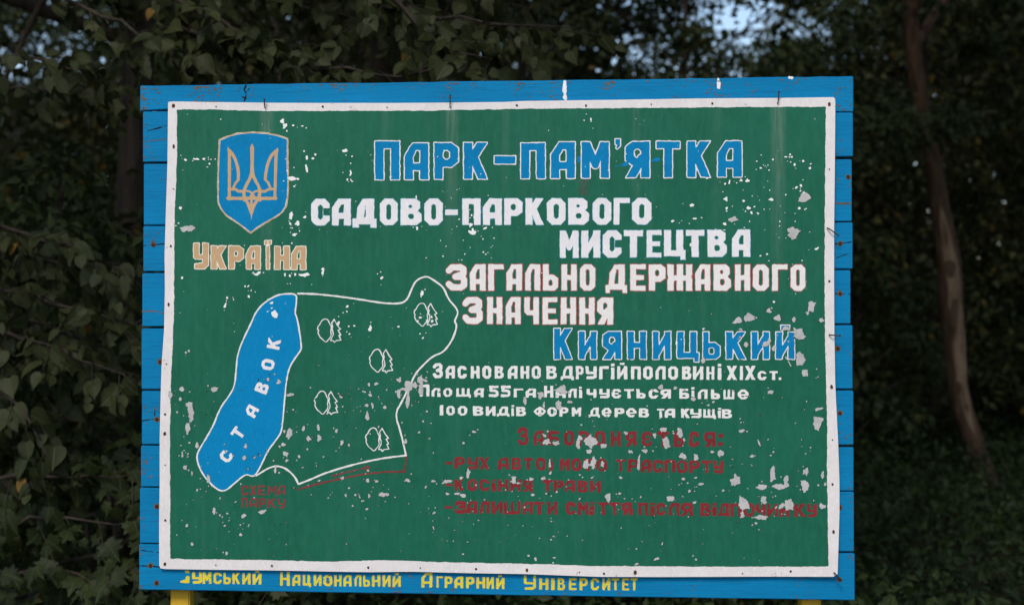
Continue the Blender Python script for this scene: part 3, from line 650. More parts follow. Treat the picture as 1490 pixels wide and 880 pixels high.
# peeled paint: (x, y, rx, ry, rotation)
CH = [(411, 176, 4, 3), (415, 184, 3.5, 4.5), (427, 183, 1.5, 1), (440, 184, 1.4, 1), (265, 231, 2, 1.3), (270, 233, 2, 1.3), (287, 232.5, 4, 1.8), (297, 232, 2, 1.6), (306, 232.5, 3.2, 1.3), (314, 232, 1.5, 1),
 (263, 302.5, 2.4, 2.8), (273, 333, 9, 5, -15), (260, 325, 2, 1.5), (446.5, 246, 2.2, 7), (447, 231, 1.6, 2.5), (456, 231, 2, 1.2), (425, 260, 5, 3.4), (434, 260, 2.5, 1.5), (424, 314, 3.6, 7.5), (433, 325, 3, 4), (423, 326, 2, 3), (429, 342, 4, 2.4), (444, 316, 2, 2),
 (375, 399, 5, 3, -20), (415, 399, 2, 3), (422, 401, 2, 2), (430, 400, 2, 2.5), (443.5, 400, 7, 2.8), (470, 397.5, 1.8, 6), (266, 404, 1.5, 1.5), (362, 416, 2, 2), (362, 431, 2.6, 2.6), (329, 443, 1.4, 5, 15), (331, 433, 1, 2),
 (502.5, 220, 4, 2.2), (510.5, 253, 2.2, 5), (506, 262, 1.8, 1.8), (433, 325.5, 4.5, 3.5), (685, 327, 4, 3.5), (689, 338, 5, 3), (704, 333, 4, 1.5, -30), (686, 313, 1.5, 2), (607, 333, 1.3, 3), (607, 308, 1.6, 1.6), (513, 321, 1.6, 2.2), (556, 404, 2.4, 2.4), (606, 288, 1, 3), (673, 364, 2.2, 1.5), (688, 335, 2, 4), (684, 338, 3, 3), (707, 370, 1.5, 1.2),
 (1061, 266, 2, 4), (1078, 263, 2.6, 2), (1087, 263, 3, 1.8), (1029, 260, 2.4, 1.4), (1101, 235, 1.6, 1.2), (1107, 245, 1.8, 1.2), (1117, 241, 1.4, 1.2), (1143, 229, 1.6, 1), (1148, 229, 1.6, 1), (1150, 237, 2, 1.4), (1155, 240, 1.4, 2), (1168, 235, 1.2, 1.8), (1178, 245, 2.3, 2.2),
 (1057, 291, 3.2, 5), (1057, 303, 2.4, 2), (1082, 293, 2.4, 1.8), (1088, 303, 4, 3), (1122, 291, 4.2, 2), (1171.5, 286.6, 10, 8), (1158, 273, 2.4, 2), (1165, 270, 1.6, 1.8), (1162, 303, 2.2, 2), (1005, 299, 4, 2.4), (978, 322, 3, 2.6), (992, 321, 1.3, 1.3), (1011, 318, 2.6, 1.4), (1067, 320, 7, 4), (1054, 326, 3, 2), (1093, 309, 1.6, 3), (1153, 336, 8, 6),
 (1154, 341, 6, 10, 35), (1133, 345.6, 1.6, 1.4), (1187, 362, 3.2, 1.5, -25), (1115.5, 370, 2, 1.6), (1156, 379, 3.4, 1), (957, 450, 1.4, 1.2), (1023, 478, 2, 1.6), (1072.5, 467, 6.5, 4, -30), (1090, 461.5, 7, 5.5, -20), (1076.5, 479, 4, 2), (1118.7, 452.7, 4, 4), (1126, 439, 2.8, 2.4), (1131, 463, 5, 6), (1153.5, 465, 3.6, 3.4), (1180, 446, 5.5, 9.5, 15), (1174, 456, 3, 3), (1194, 465.6, 4, 3), (1161, 485, 10, 8),
 (1084.5, 500.5, 2.8, 4), (1114, 500.5, 8.5, 5, -35), (1125, 506, 2.8, 4), (1142, 477.7, 6, 2.8), (1164, 522, 6, 9), (1005, 355.5, 2, 3), (1145, 523, 1, 8, -30), (1023, 525, 4, 5), (856, 510, 3.4, 2), (984, 498, 1.4, 4), (1125, 386, 3.2, 2),
 (594, 563, 7, 10), (603, 560, 5, 5), (581, 552, 3.5, 4), (580, 573, 3, 7), (593.5, 583, 2.4, 11), (611, 552, 3.5, 7), (618, 553, 4, 3), (612.5, 566, 3.5, 12), (587, 566, 6, 3), (787, 574.7, 5, 5), (817, 567.6, 9, 7.5), (813.7, 587.5, 4, 8), (764, 583, 2.4, 5), (791.5, 589, 2, 4), (828.5, 584, 4, 1.8), (689, 628, 3.2, 2.5), (674, 644, 2, 2), (796, 643, 6, 4), (810, 644, 5, 3), (792, 633, 3, 3), (841, 645.7, 3, 7), (844, 637, 4, 4), (857, 640, 7, 8), (857, 655.6, 5, 3), (590, 641.4, 2.5, 5),
 (800, 672.7, 2, 8), (801, 687, 2, 3), (851, 674, 3, 7), (680.7, 688, 3, 6), (650, 699.7, 7, 4), (671, 694.5, 3, 2.4), (747.5, 698, 4, 5), (754, 702, 3, 2), (773, 696, 3, 2.6), (789.5, 695, 4, 1.8), (776, 719, 3, 2.6), (665, 718, 4, 2), (675, 720, 5, 2.8), (651, 718, 3.2, 2), (593.5, 698, 4, 3), (629.6, 699, 3, 2), (632, 745.7, 2.6, 1.6), (564, 719, 4, 1.8),
 (1171, 542, 6, 8, -20), (962, 562.7, 4, 3), (982, 564, 3, 2.5), (1120.7, 569.5, 4, 3.4), (1009.6, 580, 4, 5), (1030, 589, 2, 1.6), (1037.4, 584.6, 2.5, 2.2), (1191, 594.5, 8, 3, -25), (1189.4, 615, 7.5, 9), (1078, 626, 4.5, 2.2, -15), (1078, 614, 2, 1), (989, 628.6, 5.5, 6.5), (965, 624, 5, 3), (952, 633, 2.6, 4), (969, 644, 5, 8), (911, 630, 3, 3), (861, 643, 9, 7), (878, 648, 6, 5), (995, 640, 2, 3), (1104, 644, 2, 6, -30), (1094, 663, 4, 2, -25), (1120.7, 662, 3, 2), (992, 662.7, 6, 5), (1012, 664, 3.6, 5.5), (1047.4, 659, 4.6, 6), (1036, 657, 3, 1.8), (918, 657, 5, 3), (938, 655.6, 5, 3.6), (929.5, 674, 2.4, 14), (853, 672.7, 4, 7), (864, 672.7, 5, 8), (876, 675.5, 3, 5), (856.5, 656, 3, 3),
 (1069.5, 698, 6.5, 11, 35), (1124, 692, 5, 12), (1132.6, 706, 10, 5), (1144, 699.7, 4, 8), (1108.5, 708, 7, 4.5), (1171, 705, 6.5, 10, 15), (1172.4, 685.5, 4, 5), (1196.5, 689.7, 2, 5), (1200, 704, 3, 2.5), (884, 722.4, 6, 7), (902.5, 717, 2.4, 1.4), (932, 722, 2, 2), (976, 724, 6, 4.5), (1020, 704, 4, 2.4), (994, 696, 3, 2), (1012, 694.5, 3, 1.4), (1003, 714, 2, 2), (1010.5, 730, 2, 1.6), (1051.6, 712.4, 2.2, 2), (1081.5, 732, 7, 10, -20), (1080, 748, 3, 5, 15), (1111, 726.6, 5, 7, -30), (1148, 732, 7, 8), (1137, 734, 2.6, 7, 35), (1108.5, 752, 9, 4), (1100, 760, 3, 2.4), (1195.7, 736, 5, 4), (903, 694, 2, 2.4, -30),
 (266, 566, 5, 4), (264, 580, 3, 3), (277.4, 600, 4.5, 15), (277, 588, 6, 4), (275, 620, 3.6, 9), (312, 565, 6, 4), (303, 561, 2.5, 2), (287.5, 647, 4, 5), (304, 695, 2.6, 6), (266, 660, 1.4, 4), (270.7, 680, 3, 5), (280, 689, 1.4, 4), (312, 743.4, 2.4, 6), (355, 750, 4, 4.4), (321, 749, 2, 2), (332, 746.5, 2, 2), (382.6, 743.4, 6, 2.6, -25), (272, 764, 2.4, 3), (350.4, 777, 3, 2.6), (280.5, 790.7, 3.6, 2.6),
 (421, 630.5, 5.5, 7), (414, 627, 3, 3), (413, 646, 3, 2.4), (416, 659, 4, 2.8), (418.5, 669, 2.8, 2.8), (407, 649, 2, 2), (442, 624, 2.4, 6), (448.6, 638, 3, 5, -20), (465.5, 637, 5, 5), (463, 623, 1.6, 5), (497.7, 643, 3, 4), (490, 626, 1.6, 2.4), (496, 577, 3, 3), (424, 574, 4, 2.4), (534.5, 589, 2.4, 3), (542, 589, 2.2, 5), (534.5, 604.5, 2.8, 7), (560.5, 592, 2.6, 2.4), (539, 574, 2.2, 3), (532, 570, 2, 1.4), (547, 558, 3.4, 2.4), (537, 559, 1.4, 2.4), (358, 647.4, 2.4, 4), (355.6, 666, 3, 3.4), (372, 664, 4.4, 1.4, -45), (464.5, 698.6, 4, 2), (497.7, 695, 3, 2.8), (548, 699.6, 4.4, 2), (536, 698, 2.6, 3), (594, 698, 4.4, 2.4), (556, 719.5, 5, 3.2), (566, 718, 2, 1.4), (523.7, 722.6, 1.4, 5, -15), (517.6, 719.5, 3, 2, -40), (537.5, 721, 2, 3.4), (503, 720, 2, 2.4), (478, 724, 2.2, 1.2), (631, 699.6, 3, 2.4), (435, 663, 2, 3.4), (401, 683, 1.4, 4), (631, 745.6, 4, 1.8), (534.5, 740, 3.4, 1.4, -25), (249, 574, 3, 5),
 (400, 456.7, 4.6, 5.5), (396, 441, 3, 1.6), (538, 478, 2.4, 7, 25), (613.6, 427, 1.8, 4.4), (376, 398, 3, 2), (276, 511, 2.2, 2), (407, 555.6, 4, 3), (390, 551.5, 2, 3), (421, 575, 4, 2), (493, 470, 2, 4, 30), (515, 473.5, 2.4, 1.6), (508, 486, 1.6, 1.4), (493.5, 469, 2.2, 3), (505, 446, 1.6, 1.6), (505, 453, 1.6, 1.3), (580, 475, 2.2, 1.4), (582, 554, 2, 2), (620, 484, 2.4, 1), (608, 468, 1.6, 2), (612, 462, 2, 1.6), (628, 461, 2, 2.4), (629, 467, 1.8, 2),
 (330.5, 804, 1.4, 2), (631, 768, 1.4, 3), (955, 812.5, 4, 2.4, -20), (963, 790, 2, 3, 20), (926, 797, 2, 1.4), (925.5, 820, 3, 1.4, -20), (779, 813, 2, 4, -25), (770, 808, 2, 1.6), (805, 810, 3, 1.4), (1012, 813, 1.6, 1.8), (1022, 790, 1.6, 1.2), (674, 805, 1.4, 1), (860, 175, 1.2, 2.4)]
rnd = random.Random(5); rn = np.random.RandomState(7)
X, Y = grid(244, 152, 1208, 826, .75)
FW = np.full(X.shape, 9.); FG = np.full(X.shape, 9.)
N1 = vnoise(X, Y, 3.4, 91); N2 = vnoise(X, Y, 1.6, 92); N3 = vnoise(X, Y, 8, 93)
def blob(cx, cy, rx, ry, rot=0, jag=1.0):
    F = FW if (cy < 500 and cx < 1030 and rx < 9) or (cy < 440 and max(rx, ry) < 6) else FG
    r = max(rx, ry) * 1.9 + 3
    j0, j1 = max(0, int((cx - r - 244) / .75)), min(X.shape[1], int((cx + r - 244) / .75) + 1)
    i0, i1 = max(0, int((cy - r - 152) / .75)), min(X.shape[0], int((cy + r - 152) / .75) + 1)
    if j1 <= j0 or i1 <= i0: return
    sl = np.s_[i0:i1, j0:j1]; a = R(rot)
    dx, dy = X[sl] - cx, Y[sl] - cy
    u, v = dx * math.cos(a) + dy * math.sin(a), -dx * math.sin(a) + dy * math.cos(a)
    m_ = min(rx, ry)
    if m_ >= 2.0 and jag > .9:
        k = rnd.randint(6, 9); ph = rnd.uniform(0, 6.28); lim = .62
        star = []
        for q in range(k):
            rr = rnd.uniform(.5, 1.25); an = ph + 2 * PI * (q + rnd.uniform(-.35, .35)) / k; star.append((1.14 * rx * rr * math.cos(an), 1.14 * ry * rr * math.sin(an)))
        f = poly_sdf(u, v, star) + .2 + min(1.5, m_ * .34) * (N1[sl] * .55 + N2[sl] * .6)
    else:
        f = (np.sqrt((u / rx) ** 2 + (v / ry) ** 2) - .86) * m_ + jag * min(2.6, m_ * .75) * (N1[sl] * .8 + N2[sl] * .55 + N3[sl] * .35)
    F[sl] = np.minimum(F[sl], f)
for c in CH:
    blob(*c)
    for _ in range(rnd.choice((0, 0, 1, 1, 2, 3))):
        q = max(c[2], c[3]) + 3; a = rnd.uniform(0, 2 * PI); d = q * rnd.uniform(.9, 2.6)
        blob(c[0] + d * math.cos(a), c[1] + d * math.sin(a), rnd.uniform(.6, 1.5), rnd.uniform(.6, 1.7), rnd.uniform(0, 90), .6)
def spray(n, x0, y0, x1, y1, lo=.45, hi=1.15):
    for _ in range(n): blob(rnd.uniform(x0, x1), rnd.uniform(y0, y1), rnd.uniform(lo, hi), rnd.uniform(lo, hi) * rnd.choice((1, 1, 1.6)), rnd.uniform(0, 90), .5)
spray(190, 262, 165, 1195, 500, .35, .8); spray(190, 255, 500, 1195, 815, .35, .85); spray(70, 850, 560, 1190, 770, .5, 1.4); spray(60, 410, 560, 640, 740, .5, 1.6)
spray(40, 256, 640, 420, 800, .5, 1.5); spray(40, 640, 270, 720, 380, .4, 1.1); spray(30, 1040, 260, 1195, 340, .4, 1.3); spray(50, 640, 690, 860, 790, .5, 1.4)
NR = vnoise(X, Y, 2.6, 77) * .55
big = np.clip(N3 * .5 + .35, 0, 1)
rim = FG - .6 * big + NR * .9  # thin edge shadow painted around the grey chips
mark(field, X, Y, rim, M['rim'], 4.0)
mark(field, X, Y, FW, M['chip_white'], 4.6)
mark(field, X, Y, FG, M['chip_grey'], 4.6)
# flakes along the white border
X, Y = grid(232, 140, 1222, 840, 1.0)
fo = poly_sdf(X, Y, OUT); fi = poly_sdf(X, Y, FIELD)
nz = .6 * vnoise(X, Y, 4, 61) + .4 * vnoise(X, Y, 1.8, 62) + .35 * vnoise(X, Y, 40, 63)
band = np.maximum(fo + .6, -fi + .5)
mark(panel, X, Y, np.maximum(band, (.93 - nz - .22 * np.exp(fo / 2.0)) * 3), M['chip_grey'], 1.6)

# yellow writing on the lowest plank
pb = plank_obj[9]; base = plank_front[9]
Y1 = [(279, 293), (294, 307), (310, 322), (324.5, 335), (337.6, 349), (352, 364), (367, 380)]
Y2 = [(407, 421), (425, 436.5), (440, 452), (456, 467.5), (470, 483), (486, 496.6), (499.5, 511), (515.5, 525.5), (528, 538), (541, 553), (556.4, 568), (571, 583)]
Y3 = [(613, 629), (635, 644), (647, 658), (661, 674), (678, 690), (693, 706), (708, 718.5), (722, 734)]
Y4 = [(762, 780), (784.6, 798), (802, 807), (811.6, 822), (828, 839), (843.6, 855), (860, 872), (876.6, 888), (890.5, 901), (905.5, 915.5), (918, 928)]
th = lambda W, H: min(W * .32, 4.2)
put(text_items('УМСЬКИЙ', Y1, (832, 834), (849, 850.5), {6: (-3, 0)}), 'yellow', parent=pb, base=base, lay=1.4, thick=th)
put(text_items('НАЦИОНАЛЬНИЙ', Y2, (836, 837), (852, 854), {0: (-4, 0), 11: (-3, 0)}), 'yellow', parent=pb, base=base, lay=1.4, thick=th)
put(text_items('АГРАРНИЙ', Y3, (838, 840), (854.5, 857), {0: (-5, 0), 7: (-3, 0)}), 'yellow', parent=pb, base=base, lay=1.4, thick=th)
put(text_items('УНІВЕРСИТЕТ', Y4, (841, 841.5), (858, 859), {0: (-4, 0)}), 'yellow', parent=pb, base=base, lay=1.4, thick=th)
X, Y = grid(256, 824, 282, 856, .6)
F = np.minimum(poly_sdf(X, Y, [(261, 845), (269, 843), (270, 838), (275, 838), (274.5, 848), (262, 848)]), poly_sdf(X, Y, [(268, 830), (275, 830), (275, 834), (269, 833.5)]))
sheet('lettering', X, Y, F + wob(X, Y, .4, 2), M['yellow'], pb, 1.4, base)

# nails and screws
def nail_head(r=.0026, h=.0016):
    bm = bmesh.new()
    bmesh.ops.create_uvsphere(bm, u_segments=12, v_segments=6, radius=r)
    bmesh.ops.scale(bm, vec=(1, h / r, 1), verts=bm.verts)
    me = bpy.data.meshes.new('nail'); bm.to_mesh(me); bm.free(); me.materials.append(M['rust']); return me
nail_me = [nail_head(.0026), nail_head(.0019), nail_head(.0032)]
for k, (px, py) in enumerate([(253, 154), (315, 155.6), (470, 155.6), (253.4, 213), (252.7, 275), (249, 358), (246, 441.6), (243, 529), (241, 602), (240.5, 629), (241, 675.7), (241, 756), (240, 819), (563.5, 156.7), (752, 153.7), (852.5, 153.7), (947.5, 152), (1036, 151), (1206.7, 151.4), (1206, 246.5), (1206, 409), (1209.7, 561), (1210.7, 639), (1210.7, 703.6), (1212, 771.5), (314.5, 821), (396, 822), (536, 824), (611.6, 825), (692.7, 826.5), (767, 827.6), (843, 831), (878.5, 833), (924, 831), (1080, 833), (1150, 830)]):
    o = link('nail', nail_me[(k * 7) % 3], None, sign); o.location = b2w(px, py, float(wave(px, py)) - .0012)
    # rust halo seeping from the nail
    if k % 3 == 0:
        X, Y = grid(px - 5, py - 5, px + 5, py + 8, .6)
        mark(panel, X, Y, np.hypot(X - px, (Y - py - 1) * .7) - 1.9 + wob(X, Y, .9, k), M['rust_stain'], 1.8)
def tube(bm, pts, rad, n=8):
    rings = []
    for i, p in enumerate(pts):
        a = pts[max(0, i - 1)]; c = pts[min(len(pts) - 1, i + 1)]; t = (c - a).normalized()
        q = t.cross(Vector((0, 0, 1))) if abs(t.z) < .9 else t.cross(Vector((1, 0, 0))); q.normalize(); s = t.cross(q)
        r = rad[i] if isinstance(rad, (list, tuple)) else rad
        rings.append([bm.verts.new(p + q * (r * math.cos(2 * PI * k / n)) + s * (r * math.sin(2 * PI * k / n))) for k in range(n)])
    for i in range(len(rings) - 1):
        for k in range(n): bm.faces.new((rings[i][k], rings[i][(k + 1) % n], rings[i + 1][(k + 1) % n], rings[i + 1][k]))
    bm.faces.new(rings[0]); bm.faces.new(rings[-1][::-1])
for (ax, ay), (bx, by) in (((386, 157), (386, 146)), ((655, 156.5), (655.5, 140)), ((1131, 150.5), (1132, 135)), ((1203, 332), (1218, 343)), ((1206, 487), (1220, 488)), ((1213, 832), (1222, 842))):
    bm = bmesh.new(); w0 = float(wave(ax, ay))
    hd = -.012
    tube(bm, [b2w(ax, ay, w0 + .004), b2w(ax, ay, w0 - .004), b2w(ax * .75 + bx * .25, ay * .75 + by * .25, w0 + hd * .8), b2w(bx, by, w0 + hd)], [.0019, .0019, .0018, .0016])
    d = (b2w(bx, by, 0) - b2w(ax, ay, 0)).normalized(); e = b2w(bx, by, w0 + hd)
    tube(bm, [e - d * .0004, e + d * .0014], .0036, 12)
    bm_obj('bent_nail', bm, M['rust'], sign)
screw_list = [(222, 356), (232, 526.6), (227.3, 609.8), (227, 736.7), (218, 823), (227, 848), (1235, 257), (1223.4, 354), (1223.4, 427), (1220, 507), (1222.8, 601), (1222.5, 738), (1222, 843)]
for k, (px, py) in enumerate(screw_list):
    p = plank_at(px, py); y = plank_front[p]
    bm = bmesh.new()
    bmesh.ops.create_cone(bm, cap_ends=True, segments=14, radius1=.0052, radius2=.0040, depth=.0026)
    bmesh.ops.rotate(bm, matrix=Matrix.Rotation(R(90), 3, 'X'), verts=bm.verts)
    bmesh.ops.translate(bm, vec=b2w(px, py, y - .0013), verts=bm.verts)
    bm_obj('screw', bm, M['rust'], sign)
    X, Y = grid(px - 8, py - 8, px + 8, py + 8, .6)
    mark(plank_obj[p], X, Y, np.hypot(X - px, Y - py) - 4.1 + wob(X, Y, .8, k), M['rust_stain'], 1.6, y)

# ------------------------------------------------------------------ leaves and trees
def cam_pt(px, py, y):
    """a place seen in that direction from the footpath, y metres behind the board"""
    k = (y + D) / FPX
    return Vector(((px - 745) * k, y, ZC + (440 - py) * k))
def tmpl_linden():
    half = [(.22, -.08), (.42, .06), (.48, .30), (.42, .56), (.27, .80), (.09, .97)]
    v = [(0, 0, 0), (0, .5, -.03), (0, 1.08, -.16)] + [(x, y, .10 * x * 2 - .08 * y * y) for x, y in half] + [(-x, y, .10 * x * 2 - .08 * y * y) for x, y in half]
    f = [(0, 3, 4, 5, 1), (1, 5, 6), (1, 6, 7, 8, 2), (0, 1, 11, 10, 9), (1, 12, 11), (1, 2, 14, 13, 12)]
    return np.array(v), f
def tmpl_maple():
    o = [(0, 0), (.18, -.05), (.42, .02), (.34, .18), (.62, .36), (.42, .44), (.44, .62), (.20, .60), (0, 1.02)]
    pts = o + [(-x, y) for x, y in reversed(o[1:-1])]
    v = [(0, .35, .03)] + [(x, y, .06 * abs(x) - .10 * y * y) for x, y in pts]; n = len(pts)
    return np.array(v), [(0, 1 + i, 1 + (i + 1) % n) for i in range(n)]
def tmpl_simple():
    v = [(0, 0, 0), (.34, .42, .06), (0, 1.0, -.1), (-.34, .42, .06)]
    return np.array(v), [(0, 1, 2), (0, 2, 3)]
TM = {'linden': tmpl_linden(), 'maple': tmpl_maple(), 'simple': tmpl_simple()}
def leaf_mesh(name, pos, dirs, nrm, size, kind, rs):
    """one mesh of many leaves: base position, midrib direction, face normal, length"""
    pos = np.asarray(pos, float); dirs = np.asarray(dirs, float); nrm = np.asarray(nrm, float); size = np.asarray(size, float)
    d = dirs / np.linalg.norm(dirs, axis=1, keepdims=True)
    z = nrm - (nrm * d).sum(1, keepdims=True) * d; z /= np.linalg.norm(z, axis=1, keepdims=True) + 1e-9
    x = np.cross(d, z)
    T, F = TM[kind]; n, k = len(pos), len(T)
    wid = rs.uniform(.82, 1.15, n)[:, None, None]; fold = rs.uniform(.3, 2.2, n)[:, None, None]
    V = pos[:, None, :] + size[:, None, None] * (x[:, None, :] * T[None, :, 0:1] * wid + d[:, None, :] * T[None, :, 1:2] + z[:, None, :] * T[None, :, 2:3] * fold)
    lens = np.array([len(f) for f in F]); flat = np.concatenate([np.array(f) for f in F])
    loops = (np.arange(n)[:, None] * k + flat[None, :]).ravel()
    starts = np.concatenate([[0], np.cumsum(np.tile(lens, n))[:-1]])
    me = bpy.data.meshes.new(name)
    me.vertices.add(n * k); me.vertices.foreach_set('co', V.reshape(-1).astype(np.float32))
    me.loops.add(len(loops)); me.loops.foreach_set('vertex_index', loops.astype(np.int32))
    me.polygons.add(n * len(F)); me.polygons.foreach_set('loop_start', starts.astype(np.int32))
    me.update(calc_edges=True); me.validate()
    at = me.attributes.new('tint', 'FLOAT', 'FACE')
    at.data.foreach_set('value', np.repeat(rs.uniform(0, 1, n), len(F)).astype(np.float32))
    at = me.attributes.new('blade', 'FLOAT_VECTOR', 'POINT')
    at.data.foreach_set('vector', np.tile(T, (n, 1)).astype(np.float32).ravel())
    me.polygons.foreach_set('use_smooth', np.ones(n * len(F), bool))
    return me

def boughs(lines, kind, rs, leaf=(.07, .115), twig_step=.10, twig_len=(.14, .34), per=7, face=(0, -.75, .6)):
    """twigs along polylines with alternate hanging leaves; returns branch bmesh and leaf arrays"""
    bm = bmesh.new(); P, Dd, Nn, Sz = [], [], [], []
    fv = np.array(face)
    for L in lines:
        pts = [np.array(p) for p in L]
        seg = [np.linalg.norm(pts[i + 1] - pts[i]) for i in range(len(pts) - 1)]; tot = sum(seg)
        def at(s):
            for i, l in enumerate(seg):
                if s <= l or i == len(seg) - 1: return pts[i] + (pts[i + 1] - pts[i]) * min(1, s / l), (pts[i + 1] - pts[i]) / l
                s -= l
        m_ = max(6, int(tot / .12)); jit = [at(tot * i / m_)[0] + rs.normal(0, .012, 3) for i in range(m_ + 1)]
        tube(bm, [Vector(p) for p in jit], [.011 * (1 - i / m_) + .0022 for i in range(m_ + 1)], 6)
        s = 0.03; side = 1
        while s < tot:
            p, t = at(s); side = -side
            up = np.array((0, 0, 1.0)); lat = np.cross(t, up); lat /= np.linalg.norm(lat) + 1e-6
            d = t * rs.uniform(.3, .9) + lat * side * rs.uniform(.2, 1) + up * rs.uniform(-.65, .5) + rs.normal(0, .2, 3); d /= np.linalg.norm(d)
            ln = rs.uniform(*twig_len); q = p.copy(); tp = [q.copy()]
            k = max(3, int(per * ln / .24))
            for i in range(k):
                d = d + np.array((0, 0, -.07)) + rs.normal(0, .06, 3); d /= np.linalg.norm(d)
                q = q + d * ln / k; tp.append(q.copy())
                sd_ = np.cross(d, up) * (1 if i % 2 else -1)
                ld = d * .5 + sd_ * rs.uniform(.3, 1.0) + np.array((0, 0, -rs.uniform(.15, 1.0))) + rs.normal(0, .28, 3)
                nn = fv + rs.normal(0, .62, 3)
                P.append(q + ld / np.linalg.norm(ld) * .018); Dd.append(ld); Nn.append(nn); Sz.append(rs.uniform(*leaf) * (1.0 if i < k - 2 else .8))
            tube(bm, [Vector(v) for v in tp], [.0026 * (1 - .6 * i / k) for i in range(k + 1)], 4)
            s += twig_step * rs.uniform(.6, 1.4)
    return bm, leaf_mesh('leaves', P, Dd, Nn, Sz, kind, rs)

def trunk_bm(pts, radii, bm=None, n=14, rough=.06, seed=0):
    bm = bm or bmesh.new(); rings = []
    P = [Vector(p) for p in pts]
    for i, p in enumerate(P):
        t = (P[min(len(P) - 1, i + 1)] - P[max(0, i - 1)]).normalized()
        q = t.cross(Vector((0, 1, 0))) if abs(t.y) < .9 else t.cross(Vector((1, 0, 0))); q.normalize(); s = t.cross(q)
        ring = []
        for k in range(n):
            a = 2 * PI * k / n; r = radii[i] * (1 + rough * mnoise.noise(Vector((math.cos(a) * 1.5, math.sin(a) * 1.5, i * .35 + seed * 7.3))) * 2)
            ring.append(bm.verts.new(p + q * r * math.cos(a) + s * r * math.sin(a)))
        rings.append(ring)
    for i in range(len(rings) - 1):
        for k in range(n): bm.faces.new((rings[i][k], rings[i][(k + 1) % n], rings[i + 1][(k + 1) % n], rings[i + 1][k]))
    bm.faces.new(rings[0][::-1]); bm.faces.new(rings[-1])
    return bm
def crown_tree(name, h, cb, cr, tr, rs, m, leaf=(.09, .15), clumps=60, per=170, lean=(0, 0), bark='bark', tight=1.0):
    """a trunk with limbs and a crown of leaf clumps from height cb to h"""
    root = empty(name)
    n = 14; path = []
    for i in range(n + 1):
        f = i / n; path.append((lean[0] * f * f + .10 * math.sin(f * 5 + rs.uniform(0, .4)), lean[1] * f * f + .08 * math.cos(f * 4), -.3 + (h * .93 + .3) * f))
    rad = [tr * (1.25 if i == 0 else 1) * (1 - .85 * i / n) for i in range(n + 1)]
    bm = trunk_bm(path, rad, seed=rs.randint(50))
    P, Dd, Nn, Sz = [], [], [], []
    for c in range(clumps):
        f = (c + .5) / clumps; z = cb + (h - cb) * f
        env = math.sin(PI * min(1, (.18 + .82 * f)) ** .9) ** .6
        a = c * 2.399 + rs.uniform(-.4, .4); rr = cr * env * math.sqrt(rs.uniform(.12, 1))
        pf = min(1, max(0, (z + .3) / (h * .93 + .3))); ix = int(pf * n); ax = np.array(path[ix])
        cc = np.array((ax[0] + rr * math.cos(a), ax[1] + rr * math.sin(a), z + rs.uniform(-.3, .3)))
        z0 = max(cb * .75, z - rr * .55); i0 = min(n, max(0, int((z0 + .3) / (h * .93 + .3) * n)))
        if c % 2 == 0:
            st_ = Vector(path[i0]); en = Vector(cc); md = (st_ + en) / 2 + Vector((0, 0, .12 * rr))
            tube(bm, [st_, st_ * .5 + md * .5, md, md * .45 + en * .55, en], [max(.012, rad[i0] * .42), max(.01, rad[i0] * .3), .02, .014, .006], 6)
        cs = rs.uniform(.45, .95) * min(1.2, cr / 2.4) * tight; k = int(per * rs.uniform(.6, 1.4))
        v = rs.normal(0, 1, (k, 3)); v /= np.linalg.norm(v, axis=1, keepdims=True)
        r_ = cs * rs.uniform(.35, 1.08, k)[:, None]; sq = np.array((1.15, 1.15, .62))
        P.append(cc + v * r_ * sq)
        Dd.append(v * .7 + rs.normal(0, .55, (k, 3)) + np.array((0, 0, -.35)))
        Nn.append(v * .5 + rs.normal(0, .5, (k, 3)) + np.array((0, 0, .8))); Sz.append(rs.uniform(leaf[0], leaf[1], k))
    bm_obj('trunk', bm, M[bark], root, True)
    me = leaf_mesh('crown', np.concatenate(P), np.concatenate(Dd), np.concatenate(Nn), np.concatenate(Sz), 'simple', rs)
    link('crown', me, M[m], root)
    return root
def copy_tree(o):
    c = o.copy(); C.objects.link(c)
    for ch in list(o.children):
        k = ch.copy(); C.objects.link(k); k.parent = c
    return c

# --- linden whose low boughs hang over and beside the board
rs = np.random.RandomState(3)
lt = empty('linden_tree', (0, 0, 0))
tag(lt, 'linden tree whose drooping leafy boughs hang above the board and to its left', 'tree')
tp = cam_pt(188, 440, 4.6)
bm = trunk_bm([(tp.x, tp.y, -.3), (tp.x + .02, tp.y, .6), (tp.x - .03, tp.y, 1.6), (tp.x + .03, tp.y, 2.6), (tp.x + .1, tp.y, 4), (tp.x + .0, tp.y, 6), (tp.x - .1, tp.y, 8.5)], [.13, .105, .10, .095, .085, .065, .03], seed=2)
Q = lambda *a: [tuple(cam_pt(x, y, d + .6)) for x, y, d in a]
top = [Q((-80, 90, 1.7), (40, 85, 1.6), (140, 100, 1.5)), Q((60, -20, 1.9), (200, 50, 1.7), (330, 112, 1.5)), Q((200, -30, 1.8), (340, 40, 1.6), (450, 100, 1.3)),
       Q((260, 40, 1.8), (440, 85, 1.4), (590, 108, 1.1), (700, 100, 1.0)), Q((430, -50, 1.9), (610, 20, 1.5), (740, 36, 1.3), (835, 48, 1.2)), Q((520, -50, 1.6), (630, 60, 1.3), (700, 90, 1.1)),
       Q((300, -60, 2.4), (420, 0, 2.2), (560, 40, 2.0)), Q((0, 130, 2.5), (120, 130, 2.4), (200, 150, 2.3)), Q((560, -60, 2.2), (680, -10, 2.0), (790, 15, 1.9)), Q((100, -40, 2.8), (260, 10, 2.7), (380, 60, 2.6))]
bmb, me = boughs(top, 'linden', rs, leaf=(.045, .095), twig_step=.082)
